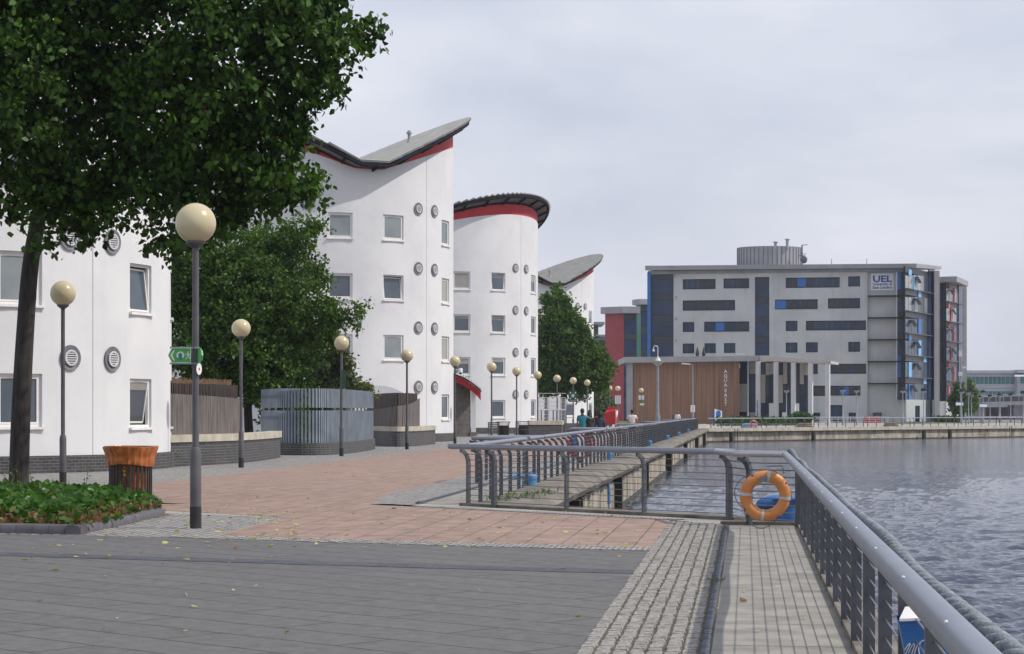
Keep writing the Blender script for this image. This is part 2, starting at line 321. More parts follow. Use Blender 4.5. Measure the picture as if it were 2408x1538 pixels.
def smoothpts(pts, n=8):                       # Catmull-Rom through 2D/3D points
    pts = [Vector(p) for p in pts]; out = []
    for i in range(len(pts)-1):
        p0, p1, p2, p3 = pts[max(i-1,0)], pts[i], pts[i+1], pts[min(i+2,len(pts)-1)]
        for k in range(n):
            t = k/n; out.append(.5*((2*p1)+(p2-p0)*t+(2*p0-5*p1+4*p2-p3)*t*t+(3*p1-p0-3*p2+p3)*t**3))
    out.append(pts[-1]); return out
# ================================================================ ground, paving, water
WZ = -1.3
def sheet(name, poly, z, m, th=None):
    mb = MB(); n = len(poly); mb.add([(x,y,z) for x,y in poly], [tuple(range(n))]); return struct(mb, name, m)
chamA, chamB = (0.11+.15, 35.05+.1), (3.55, 31.75)
farc = D(-3.72, 208); fe = (41/59.4, 43/59.4)
edge = [D(.86, -30), D(.86, 30.2), (4.3, 31.0), chamB, (-.4,35.9), D(-4.35, 36.4), D(-4.35, 208.4), (farc[0]+fe[0]*60, farc[1]+fe[1]*60), (farc[0]+fe[0]*400, farc[1]+fe[1]*400)]
land = edge+[(1500, 900), (1500, 4000), (-1800, 4000), (-1800, -30)]
sheet('ground', land, 0.0, M['quaytop'])
mb = MB(); mb.add([(-3000,-60,WZ-.3),(3000,-60,WZ-.3),(3000,6000,WZ-.3),(-3000,6000,WZ-.3)], [(0,1,2,3)])
wm = bpy.data.materials.new('dock water'); wm.use_nodes = True; t = wm.node_tree; b = t.nodes['Principled BSDF']
b.inputs['Base Color'].default_value = (.042,.048,.08,1); b.inputs['Roughness'].default_value = .06; b.inputs['IOR'].default_value = 1.33; b.inputs['Specular IOR Level'].default_value = .55
tc = N(t,'ShaderNodeTexCoord'); hs = []
for k, (sx, sy, sc, rot, amp) in enumerate([(1.0,.7,1.6,14,.55),(1,.7,4.5,-12,.3),(1,.8,12.0,25,.1)]):
    mp = N(t,'ShaderNodeMapping'); mp.inputs['Rotation'].default_value = (0,0,R(rot)); mp.inputs['Scale'].default_value = (sx*.55, sy*1.9, 1); t.links.new(tc.outputs['Object'], mp.inputs[0])
    nz = N(t,'ShaderNodeTexNoise'); nz.inputs['Scale'].default_value = sc; nz.inputs['Detail'].default_value = 3; nz.inputs['Distortion'].default_value = .5; t.links.new(mp.outputs[0], nz.inputs['Vector'])
    mu = N(t,'ShaderNodeMath', operation='MULTIPLY'); mu.inputs[1].default_value = amp; t.links.new(nz.outputs[0], mu.inputs[0]); hs.append(mu)
a1 = N(t,'ShaderNodeMath', operation='ADD'); t.links.new(hs[0].outputs[0], a1.inputs[0]); t.links.new(hs[1].outputs[0], a1.inputs[1])
a2 = N(t,'ShaderNodeMath', operation='ADD'); t.links.new(a1.outputs[0], a2.inputs[0]); t.links.new(hs[2].outputs[0], a2.inputs[1])
bp = N(t,'ShaderNodeBump'); bp.inputs['Distance'].default_value = .12; bp.inputs['Strength'].default_value = 1; t.links.new(a2.outputs[0], bp.inputs['Height']); t.links.new(bp.outputs[0], b.inputs['Normal'])
struct(mb, 'water', wm)
# wind ripples as real geometry, finer near the quay and coarser far out
def ripples():
    rng = np.random.default_rng(77); rows = [8.0]
    while rows[-1] < 330: rows.append(rows[-1]+max(.035, rows[-1]**2/14550*1.15))
    Yv = np.array(rows); nc = 760; u = np.linspace(0, 1, nc); Yg = np.repeat(Yv[:,None], nc, 1); lo = -.035*Yg-4.5; hi = .29*Yg+4; Xg = lo+(hi-lo)*u[None,:]
    dy = np.gradient(Yv)[:,None]; dx = (hi-lo)/nc; h = np.zeros_like(Yg)
    wx = Xg+.5*np.sin(Yg*.31+1)+.35*np.sin(Xg*.9+Yg*.23); wy = Yg+.6*np.sin(Xg*.37)+.3*np.sin(Xg*1.3-Yg*.2)
    for i in range(90):
        lam = np.exp(rng.uniform(np.log(.2), np.log(1.15))); th = rng.normal(1.45, .55); kx, ky = np.cos(th)*2*np.pi/lam, np.sin(th)*2*np.pi/lam
        keep = np.clip(1.6-1.1*np.maximum(dy*abs(ky), dx*abs(kx))/np.pi, 0, 1)**.5
        h += .05*lam/(2*np.pi)*np.sin(kx*wx+ky*wy+rng.uniform(0,6.28))*keep
    gust = .9+.12*np.sin(Xg*.11+Yg*.05+1.3*np.sin(Yg*.035))*np.sin(Yg*.047-Xg*.07+.8); h *= gust
    co = np.stack([Xg, Yg, WZ+h], 2).reshape(-1,3).astype(np.float32); nr = len(rows); me = bpy.data.meshes.new('water')
    a = (np.arange(nr-1)[:,None]*nc+np.arange(nc-1)[None,:]).ravel(); q = np.stack([a, a+1, a+nc+1, a+nc], 1).astype(np.int32)
    me.vertices.add(len(co)); me.vertices.foreach_set('co', co.ravel()); me.loops.add(q.size); me.loops.foreach_set('vertex_index', q.ravel()); me.polygons.add(len(q)); me.polygons.foreach_set('loop_start', np.arange(len(q),dtype=np.int32)*4); me.polygons.foreach_set('loop_total', np.full(len(q),4,dtype=np.int32)); me.polygons.foreach_set('use_smooth', np.ones(len(q),dtype=bool)); me.update(); me.materials.append(wm)
    o = bpy.data.objects.new('water', me); COL.objects.link(o); tag(o, kind='structure')
ripples()
# paved areas, each sheet 4 mm above the one below
Bd = [G(-400,1252), G(190,1259), G(393,1264), G(823,1277.6), G(1293,1290), (1.58,24.6)]   # edge between grey and red paving
sheet('grey_paving', [(-40,5), D(-1.12,5), D(-1.12,24.6)]+Bd[::-1]+[(-40,29)], .004, M['greypave'])
redpoly = [(1.58,24.6), D(-1.12,31.7), (-2.46,37.0), D(-7.0,42), D(-7.0,205), D(-13.4,205), D(-13.4,40), G(372,1200), G(676.8,1217), G(505.9,1258.9), Bd[3], Bd[4]]
sheet('red_paving', redpoly, .004, M['redpave'])
sheet('sett_paving', [G(505.9,1258.9), G(676.8,1217), G(385,1207), G(340,1190), (-14,36), (-22,30), G(190,1259), Bd[2]], .004, M['setts'])
sheet('sett_paving', [D(-13.4,40), D(-13.4,205), D(-30,205), (-40,45), (-16,37.5), (-5.6,37.2)], .004, M['setts'])
# narrow band of setts along the grey/red edge
def band(a, b, wd, side=1):
    a, b = Vector(a), Vector(b); d = (b-a).normalized(); n_ = Vector((-d.y, d.x))*wd*side; return [tuple(a), tuple(b), tuple(b+n_), tuple(a+n_)]
for a, b in ((Bd[2],Bd[3]), (Bd[3],Bd[4]), (Bd[4],Bd[5])): sheet('sett_band', band(a, b, .6), .008, M['setts'])
bpts = [(-12,26.4), G(-5,1308), G(823,1332), G(1293,1345.6), G(1512,1351)]
for a, b in zip(bpts, bpts[1:]): sheet('paver_band', band(a, b, .5), .008, M['bandpave'])
# sett strip beside the main quay and its kerb line, concrete walk
sheet('sett_strip', [D(-7.0,42), (-2.46,37), (-1.7,36.2), D(-5.85,38.5), D(-5.85,205), D(-7.0,205)], .008, M['setts'])
sheet('kerb_strip', [D(-5.85,37.5), D(-5.72,37.4), D(-5.72,205), D(-5.85,205)], .008, M['settd'])
sheet('concrete_walk', [D(-5.72,37.4), D(-4.75,36.8), D(-4.75,206), D(-5.72,205)], .004, M['concrete'])
sheet('sett_band', [(2.36,31.65), (-2.46,37), (-2.2,37.2), (2.62,31.86)], .008, M['setts'])
sheet('concrete_walk', [D(-.23,5), D(.86,5), D(.86,30.0), D(-.23,30.2)], .004, M['concrete'])
sheet('moss_joint', [D(-1.12,5), D(-.23,5), D(-.23,30.2), D(-1.12,31.7)], .004, M['moss'])
# near setts, modelled one by one (one surface)
rg = random.Random(5); mb = MB(); md = MB()
def sett(mb, d0, d1, y0, y1, h):
    j = lambda: rg.uniform(-.004,.004); tl = rg.uniform(-.004,.004); ins = .007
    def q(d, y, z): x_, y_ = D(d, y); return (x_, y_, z)
    v = [q(d0+j(),y0,.004),q(d1+j(),y0,.004),q(d1+j(),y1,.004),q(d0+j(),y1,.004), q(d0+ins+j(),y0+ins,h+tl),q(d1-ins+j(),y0+ins,h),q(d1-ins+j(),y1-ins,h-tl),q(d0+ins+j(),y1-ins,h)]
    mb.add(v, [(4,5,6,7),(0,1,5,4),(1,2,6,5),(2,3,7,6),(3,0,4,7)])
for r_ in range(7):
    d0 = -1.118+r_*.116; y = 9.0+rg.uniform(0,.1)
    while y < 31.1-r_*.13:
        l = rg.uniform(.07,.13); g = rg.uniform(-0.006,.002); o_ = rg.uniform(-.006,.006)
        sett(mb, d0+o_+rg.uniform(0,.004), d0+.094+o_+rg.uniform(-.005,.006), y, y+l, .017+rg.uniform(-.004,.004)); y += l+g
struct(mb, 'sett_strip', M['sett'])
y = 9.0
while y < 30.1: sett(md, -.305, -.245, y, y+.062, .016+rg.uniform(-.002,.003)); y += .066
struct(md, 'kerb_strip', M['settd'])
# low stone kerb under the angled railing
def kerb(name, A, B, wd, h, m, label):
    A, B = Vector((*A,0)), Vector((*B,0)); e = (B-A).normalized(); n_ = Vector((-e.y, e.x, 0)); mb = MB()
    L = (B-A).length; k = int(L/1.2)
    for i in range(k): mb.obox(A+e*(i+.5)*L/k+Vector((0,0,h/2)), e, n_, (0,0,1), L/k/2-.004, wd/2, h/2)
    return tag(mb.build(name, m), label, 'kerb')
kerb('stone_kerb', (3.45,31.7), (-.75,36.75), .42, .05, M['copingstone'], 'low pale stone kerb under the angled railing at the corner')
kerb('stone_kerb', D(.87,6), D(.87,30.3), .3, .05, M['copingstone'], 'worn stone kerb along the water beside the near walkway')
kerb('stone_kerb', (3.0,30.55), (4.25,30.3), .4, .05, M['copingstone'], 'short stone kerb end behind the orange lifebuoy')
# grass
sheet('grass_verge', [G(1335,993), G(1452,990.5), (35,300), (8,300)], .05, M['grass'])
sheet('grass_verge', [G(2100,997.5), G(2250,995.5), (78,345), (60,345)], .05, M['grass'])

# ================================================================ quay walls
def quay_wall(label, a, b, zt, zb, m, planks=False):
    a, b = Vector((*a,0)), Vector((*b,0)); e = (b-a).normalized(); n_ = -Vector((-e.y, e.x, 0)); L = (b-a).length; mb = MB()
    k = max(2, int(L/3)); rg = random.Random(int(L))
    for i in range(k):
        of = rg.uniform(-.03,.03); mb.obox(a+e*(i+.5)*L/k+n_*(.3+of)+Vector((0,0,(zt+zb)/2)), e, n_, (0,0,1), L/k/2-.01, .3, (zt-zb)/2)
    o = tag(mb.build('quay_wall', m), label, 'wall'); mb = MB()
    mb.obox(a+e*L/2+n_*.2+Vector((0,0,WZ)), e, n_, (0,0,1), L/2, .24, .13); mb.build('waterline_band', M['mud'], o)
    mb = MB(); mb.obox(a+e*L/2+n_*.5+Vector((0,0,-.28)), e, n_, (0,0,1), L/2, .3, .27); mb.build('recess_shade', M['black'], o); return o  # black strip stands in for the shade in the gap under the quay edge
quay_wall('stained concrete quay wall under the long left railing', D(-3.84,208), D(-3.84,35.6), -.4, WZ-.5, M['wallstone'])
quay_wall('pale stone quay wall across the far end of the basin', (farc[0]+fe[0]*140,farc[1]+fe[1]*140), (farc[0]-.3,farc[1]+.1), -.3, WZ-.5, M['wallstone'])
quay_wall('concrete wall below the angled corner railing', (-.3,35.9), (3.6,32.0), -.06, WZ-.5, M['wallstone'])
quay_wall('concrete quay wall below the near walkway', D(.98,30.9), D(.98,-20), -.06, WZ-.5, M['wallstone'])
# rounded worn coping stones of the main quay, bulging stone by stone
mb = MB(); y = 36.6; rg = random.Random(3); stones = []
prof0 = [(-4.62,-.1),(-4.62,.045),(-4.2,.05),(-3.95,.04),(-3.78,-.02),(-3.70,-.12),(-3.74,-.24),(-3.9,-.3)]
while y < 207.5:
    l = rg.uniform(1.35,1.75); w0 = rg.uniform(-.02,.05); hh = rg.uniform(-.012,.012); vs = []; ns = 5
    for i in range(ns+1):
        tt = i/ns; bul = math.sin(math.pi*tt)**.5*.12+w0
        for d_, z in prof0:
            f_ = max(0, (d_+4.2)/.5); x_, y_ = D(d_+bul*f_, y+.008+(l-.016)*tt); vs.append((x_, y_, z+hh-(1-math.sin(math.pi*tt)**.4)*.06*f_))
    n_ = len(prof0); fs = [(i*n_+k, (i+1)*n_+k, (i+1)*n_+k+1, i*n_+k+1) for i in range(ns) for k in range(n_-1)]+[tuple(range(n_)), tuple(ns*n_+k for k in range(n_))[::-1]]
    mb.add(vs, fs); y += l
tag(mb.build('quay_coping', M['copingstone'], smooth=True), 'bulging worn stone coping along the main quay edge', 'coping')
mb = MB(); k = 46
for i in range(k):
    c = Vector((farc[0]+fe[0]*(i+.5)*2.4-fe[1]*.36, farc[1]+fe[1]*(i+.5)*2.4+fe[0]*.36, -.1)); mb.obox(c, (fe[0],fe[1],0), (-fe[1],fe[0],0), (0,0,1), 1.18, .45+.03*rg.random(), .16+.012*rg.random())
tag(mb.build('quay_coping', M['coping']), 'sandy stone coping along the far quay edge', 'coping')
# dark timber fenders standing in the water against the walls
def fender(x, y, wd, zt, label, grp, ang=R(-6)):
    mb = MB(); mb.obox((0,0,(zt+WZ-.4)/2), (1,0,0), (0,1,0), (0,0,1), wd*.36, wd*.36, (zt-WZ+.4)/2); mb.obox((0,0,zt+.02), (1,0,0), (0,1,0), (0,0,1), wd*.36-.03, wd*.36-.03, .02)
    o = mb.build('timber_fender', FM); tag(o, label, 'fender', grp); move(o, (x,y,0), ang); return o
FM = mat('black wet timber', (.012,.012,.01), (.035,.045,.012), sc=2.2, rough=.7)
for i, (Yf, wd, zt, lb) in enumerate([(40.2,.24,-.85,'short dark timber fender stub nearest the corner railing'),(42.3,.24,-.6,'second low dark fender stub from the corner railing'),(44.6,.26,-.45,'third dark fender stub from the corner railing'),(46.6,.34,-.3,'mossy black fender post at the end of the low stubs'),(47.6,.3,-.32,'black fender post right behind the mossy one'),(62,.42,-.28,'tall mossy fender post halfway to the white sign of the left quay'),(79,.42,-.3,'black fender post beyond the tall mossy one'),(103,.45,-.3,'fourth black fender from the basin corner'),(131,.45,-.3,'third black fender from the basin corner'),(160,.5,-.3,'second black fender from the basin corner'),(190,.5,-.3,'black fender nearest the inner basin corner')]):
    fender(*D(-3.74, Yf), wd, zt, lb, 'black timber fenders on the left quay wall')
for px, lb in ((1712,'dark fender left of the far ladder'),(2165,'dark fender in the middle of the far wall'),(2226,'dark fender towards the right of the far wall'),(1905,'dark fender below the far sports building columns')):
    t_ = (px-CX)/F; s_ = (farc[0]-t_*farc[1])/(t_*fe[1]-fe[0]); fender(farc[0]+fe[0]*s_+.3, farc[1]+fe[1]*s_-.35, .45, -.35, lb, 'timber fenders on the far quay wall', R(46))
def farq(px, back=0.0):
    t_ = (px-CX)/F; s_ = (farc[0]-t_*farc[1])/(t_*fe[1]-fe[0]); return (farc[0]+fe[0]*s_-fe[1]*back, farc[1]+fe[1]*s_+fe[0]*back)
# ladders
def ladder(label, x, y, rz):
    th = thing('dock_ladder', label, 'ladder'); mb = MB(); mb.tube([(-.22,0,-1.7),(-.22,0,.02)], .035); mb.tube([(.22,0,-1.7),(.22,0,.02)], .035); mb.build('side_rail', M['black'], th); mb = MB()
    for k in range(6): mb.tube([(-.22,0,-1.5+k*.27),(.22,0,-1.5+k*.27)], .02)
    mb.build('rung', M['black'], th); move(th, (x,y,0), rz); return th
x_, y_ = farq(1722); ladder('dark steel ladder on the far wall near the basin corner', x_+.35, y_-.4, R(46))
x_, y_ = farq(2368); ladder('dark steel ladder at the right end of the far wall', x_+.35, y_-.4, R(46))
# ================================================================ white drum buildings
RW, RO = 8.2, 9.05
def drum_pt(c, r, a, z): return (c[0]+r*math.sin(a), c[1]-r*math.cos(a), z)
def azim(c, px):                                   # azimuth on the drum seen at image column px (near side)
    best = None
    for i in range(0, 1800):
        a = R(-60+i*.1*150/180)
        x, y, _ = drum_pt(c, RW, a, 0); q = CX+F*x/y
        vx, vy = x, y; 
        if math.sin(a)*(-vx)-math.cos(a)*(-vy) < 0: continue
        if best is None or abs(q-px) < best[0]: best = (abs(q-px), a)
    return best[1]
def drum(label, c, g, k, wins, vents, joints, flue=(), ventgold=False):
    cR, cL, vm = k
    def zr(x, y): q = g[0]*(x-c[0])+g[1]*(y-c[1]); return max(cR+q, cL-q, vm)
    def zra(a, r): x, y, _ = drum_pt(c, r, a, 0); return zr(x, y)
    zwhite = lambda a: 14.5+.71*(zra(a, RW)-14.85)
    zsof = lambda a: zra(a, RW)-.42
    th = thing('drum_building', label, 'building', (c[0], c[1], 0), 'white drum shaped halls along the quay')
    # wall with real openings
    ops = []
    for (a, z, w_, h_, op) in wins: ops.append((a-w_/2/RW, a+w_/2/RW, z-h_/2, z+h_/2))
    al = sorted(set([-math.pi+i*2*math.pi/120 for i in range(121)]+[round(v,6) for o in ops for v in o[:2]])); zl = sorted(set([.45]+[round(v,4) for o in ops for v in o[2:]]+[14.0]))
    mb = MB(); na = len(al); nzl = len(zl)
    for a in al:
        for z in zl: mb.v.append(drum_pt(c, RW, a, z))
        mb.v.append(drum_pt(c, RW, a, zwhite(a)))
    for i in range(na-1):
        for j in range(nzl):
            am = (al[i]+al[i+1])/2; zm = (zl[j]+zl[j+1])/2 if j < nzl-1 else 99
            if any(o[0] < am < o[1] and o[2] < zm < o[3] for o in ops): continue
            p = i*(nzl+1)+j; q = (i+1)*(nzl+1)+j; mb.f.append((p, q, q+1, p+1))
    for o in ops:
        ri = RW-.2; A = [drum_pt(c,RW,o[0],o[2]),drum_pt(c,RW,o[1],o[2]),drum_pt(c,RW,o[1],o[3]),drum_pt(c,RW,o[0],o[3])]; B = [drum_pt(c,ri,o[0],o[2]),drum_pt(c,ri,o[1],o[2]),drum_pt(c,ri,o[1],o[3]),drum_pt(c,ri,o[0],o[3])]
        mb.add(A+B, [(0,1,5,4),(1,2,6,5),(2,3,7,6),(3,0,4,7)])
    wall = mb.build('wall', M['render'], th, smooth=True)
    # plinth
    mb = MB(); n = 90; mb.ribbon([(c[0]+(RW+.1)*math.sin(2*math.pi*i/n), c[1]-(RW+.1)*math.cos(2*math.pi*i/n)) for i in range(n+1)], 0, .46, .3); mb.build('plinth', M['pbrick'], th)
    # red band
    mb = MB(); n = 120
    for i in range(n+1):
        a = -math.pi+2*math.pi*i/n
        for z in (zwhite(a)-.02, max(zwhite(a)+.06, zsof(a))): mb.v.append(drum_pt(c, RW-.02, a, z))
    mb.f = [(2*i, 2*i+2, 2*i+3, 2*i+1) for i in range(n)]; mb.build('red_band', M['red'], th, smooth=True)
    mb = MB()
    for i in range(n+1):
        a = -math.pi+2*math.pi*i/n
        for z in (max(zwhite(a)+.05, zsof(a)-.02), zsof(a)+.3): mb.v.append(drum_pt(c, RW-.1, a, z))
    mb.f = [(2*i, 2*i+2, 2*i+3, 2*i+1) for i in range(n)]; mb.build('eaves_band', M['gutter'], th, smooth=True)
    # roof: strips of standing seam running with the slope, ends stepped
    gl = math.hypot(*g); e = (g[0]/gl, g[1]/gl); f_ = (-e[1], e[0]); sw = .45; mb = MB(); sm = MB()
    tt = -RO
    while tt < RO-.01:
        tm = tt+sw/2
        if abs(tm) < RO:
            a_ = math.sqrt(RO*RO-tm*tm)+.06; q0, q1 = (vm-cR)/gl, (cL-vm)/gl
            ss = sorted(set([-a_, max(-a_, min(a_, q1)), max(-a_, min(a_, q0)), a_]))
            for s0, s1 in zip(ss, ss[1:]):
                pts = [(c[0]+e[0]*s+f_[0]*u, c[1]+e[1]*s+f_[1]*u) for s, u in ((s0,tt),(s1,tt),(s1,tt+sw),(s0,tt+sw))]
                zz = [zr(c[0]+e[0]*s, c[1]+e[1]*s) for s in (s0,s1,s1,s0)]
                mb.add([(x,y,z) for (x,y),z in zip(pts,zz)]+[(x,y,z-.07) for (x,y),z in zip(pts,zz)], [(0,1,2,3),(7,6,5,4),(0,4,5,1),(1,5,6,2),(2,6,7,3),(3,7,4,0)])
                sm.tube([(pts[0][0],pts[0][1],zz[0]+.02),(pts[1][0],pts[1][1],zz[1]+.02)], .035, 4)
        tt += sw
    rf = mb.build('roof', M['roof'], th); sm.build('seam', M['roof'], rf)
    # gutter ring and soffit
    mb = MB(); n = 120
    for i in range(n+1):
        a = -math.pi+2*math.pi*i/n; z = zra(a, RO)
        for r_, dz in ((RO-.02,-.08),(RO+.05,-.1),(RO+.04,-.27),(RO-.1,-.34),(RO-.16,-.3)): mb.v.append(drum_pt(c, r_, a, z+dz))
    mb.f = [(5*i+k, 5*i+5+k, 5*i+6+k, 5*i+1+k) for i in range(n) for k in range(4)]; mb.build('gutter', M['gutter'], rf, smooth=True)
    mb = MB()
    for i in range(n+1):
        a = -math.pi+2*math.pi*i/n; mb.v += [drum_pt(c, RO-.1, a, zra(a,RO)-.25), drum_pt(c, RW-.12, a, zsof(a)+.14)]
    mb.f = [(2*i, 2*i+1, 2*i+3, 2*i+2) for i in range(n)]; mb.build('soffit', M['soffit'], rf, smooth=True)
    for i in range(30):
        mb = MB(); a = 2*math.pi*(i+.5)/30; p0 = Vector(drum_pt(c, RW-.05, a, zsof(a)+.0)); p1 = Vector(drum_pt(c, RO-.1, a, zra(a,RO)-.3)); d_ = (p1-p0).normalized(); s_ = Vector((math.cos(a), math.sin(a), 0)); mb.obox((p0+p1)/2, d_, s_, d_.cross(s_), (p1-p0).length/2, .035, .08); mb.build('rafter', M['gutter'], rf)
    for (fx, fy, kind) in flue:
        z = zr(c[0]+fx, c[1]+fy); mb = MB()
        if kind: mb.lathe([(.16,-.1),(.13,.1),(.09,.15),(.09,.5),(.16,.52),(.16,.6),(.1,.62),(.1,.7)], 12, (c[0]+fx, c[1]+fy, z)); mb.build('flue', M['roof'], th)
        else: mb.add([(c[0]+fx-.6,c[1]+fy-.4,z-.1),(c[0]+fx+.6,c[1]+fy-.4,z+.1),(c[0]+fx+.5,c[1]+fy+.5,z+.3),(c[0]+fx-.5,c[1]+fy+.5,z+.1),(c[0]+fx-.1,c[1]+fy,z+.75)], [(0,1,4),(1,2,4),(2,3,4),(3,0,4),(0,3,2,1)]); mb.build('rooflight', M['roof'], th)
    # windows
    for (a, z, w_, h_, op) in wins:
        er = Vector((math.cos(a), math.sin(a), 0)); no = Vector((math.sin(a), -math.cos(a), 0)); o = Vector(drum_pt(c, RW-.14, a, z)); up = Vector((0,0,1))
        def ring(mb, o, er, up, no, w_, h_, t, dp):
            for s in (-1, 1): mb.obox(o+er*s*(w_/2-t/2), er, no, up, t/2, dp, h_/2); mb.obox(o+up*s*(h_/2-t/2), er, no, up, w_/2-t, dp, t/2)
        mb = MB(); ring(mb, o, er, up, no, w_-.004, h_-.004, .075, .04); fr = mb.build('window', M['frame'], th)
        u2, n2, oo = up, no, o+no*.02
        if op: rot = Matrix.Rotation(R(op), 3, er); u2 = rot@up; n2 = rot@no; hinge = o+up*(h_/2-.06)*(1 if op > 0 else -1); oo = hinge-u2*(h_/2-.1)*(1 if op > 0 else -1)+n2*.03
        mb = MB(); ring(mb, oo, er, u2, n2, w_-.16, h_-.16, .05, .03); mb.build('sash', M['frame'], fr)
        mb = MB(); mb.obox(oo-n2*.01, er, n2, u2, w_/2-.12, .008, h_/2-.12)
        mb.build('pane', M['glass'], fr)
        rv = random.Random(int(z*100+a*1000+c[0]*10)); fr_ = rv.choice([0,.18,.35,.6,1,1,1]) if z > 3 else rv.choice([0,0,.2]); hb = (h_/2-.125)*fr_
        if fr_: mb = MB(); mb.obox(oo+u2*((h_/2-.125)-hb)-n2*.0+n2*.001, er, n2, u2, w_/2-.125, .008, hb); mb.build('blind', M[rv.choice(['blind','blind','blind2','blind3'])], fr)
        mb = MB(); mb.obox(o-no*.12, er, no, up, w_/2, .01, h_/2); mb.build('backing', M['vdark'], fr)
        mb = MB(); mb.obox(Vector(drum_pt(c, RW-.01, a, z-h_/2-.03)), er, no, up, w_/2+.05, .07, .035); mb.build('sill', M['sill'], fr)
    for (a, z) in vents:
        no = Vector((math.sin(a), -math.cos(a), 0)); er = Vector((math.cos(a), math.sin(a), 0)); o = Vector(drum_pt(c, RW, a, z)); up = Vector((0,0,1))
        def disc(mb, r0, r1, d0, d1, n=28):
            vs = []
            for k in range(n):
                t_ = 2*math.pi*k/n; u = er*math.cos(t_)+up*math.sin(t_); vs += [o+u*r0+no*(d0-.03), o+u*r0+no*d0, o+u*r1+no*d1, o+u*r1+no*(d1-.05)]
            mb.add(vs, [(4*k+j, 4*((k+1)%n)+j, 4*((k+1)%n)+j+1, 4*k+j+1) for k in range(n) for j in range(3)])
        mb = MB(); disc(mb, .34, .21, .05, .02); vt = mb.build('vent', M['vring'], th, smooth=True)
        mb = MB(); disc(mb, .215, .165, .08, .08); mb2 = MB()
        for k in range(-2, 3): zz = k*.06; hw = math.sqrt(.17**2-zz*zz); mb.obox(o+up*zz+no*.06, er, no, up, hw, .012, .017)
        mb.build('grille', M['vgrille'], vt)
        n = 24; mb2.add([o+no*.03+(er*math.cos(2*math.pi*k/n)+up*math.sin(2*math.pi*k/n))*.2 for k in range(n)], [tuple(range(n))]); mb2.build('backing', M['redp'] if False else M['vdark'], vt)
    mb = MB()
    for a in joints:
        er = Vector((math.cos(a), math.sin(a), 0)); no = Vector((math.sin(a), -math.cos(a), 0)); z1 = zwhite(a)-.02; mb.obox(Vector(drum_pt(c, RW, a, (.46+z1)/2)), er, no, (0,0,1), .012, .006, (z1-.46)/2)
    mb.build('render_joint', M['joint'], th)
    return th
def zs(k, z0): return z0+3.2*k
c1, c2, c3, c4 = (-18.2,62.0), (-11.5,120.2), (-6.17,167.2), (.41,225.0)
gA, kA = (.428,.201), (14.23,14.7,14.85); gB, kB = (.34,-.215), (14.57,14.57,14.8)
def rows(c, lst): 
    out = []
    for px, w_, h_, zb, ks, ops in lst:
        a = azim(c, px)
        for k in ks: out.append((a, zs(k, zb)+h_/2, w_, h_, ops.get(k, 0)))
    return out
def vrows(c, pxs, z0, ks): return [(azim(c, p), zs(k, z0)) for p in pxs for k in ks]
w1 = rows(c1, [(48,1.3,1.4,1.22,range(4),{}), (333,1.32,1.36,1.18,range(4),{0:8,1:-6})]) + [(R(98.5),zs(k,1.18)+.68,1.3,1.36,0) for k in range(4)] + [(azim(c1,48)-R(22),zs(k,1.22)+.7,1.3,1.4,0) for k in range(4)]
drum('large white drum building nearest the camera behind the big tree', c1, gB, kB, w1, vrows(c1, (164,263), 3.06, range(4)), [azim(c1,218), azim(c1,218)-R(62)])
w2 = rows(c2, [(800,1.34,1.34,1.2,range(4),{}), (926,1.34,1.34,1.2,(1,2,3),{2:-7}), (1048.5,1.3,1.38,1.22,range(4),{})])
drum('white drum building with a butterfly roof and tall red corner behind the shrub fence', c2, gA, kA, w2, vrows(c2, (655,724,983,1021), 2.98, range(4)), [azim(c2,690), azim(c2,1003)], flue=((5.6,2.2,1),(1.0,-2.0,0)))
w3 = rows(c3, [(1086,1.34,1.34,1.2,range(4),{}), (1172.5,1.34,1.34,1.2,range(4),{1:0,2:-7,3:-7}), (1255,1.3,1.38,1.22,range(4),{})])
drum('white drum building whose roof sweeps up towards the camera beside the brick porch', c3, gB, kB, w3, vrows(c3, (1212,1237), 2.98, range(4)), [azim(c3,1225)])
w4 = rows(c4, [(1340,1.34,1.34,1.2,range(4),{}), (1389,1.3,1.38,1.22,range(4),{})])
drum('farthest white drum building rising behind the conical tree', c4, gA, kA, w4, vrows(c4, (1358,1376), 2.98, range(4)), [azim(c4,1368)], flue=((3.6,1.2,1),))
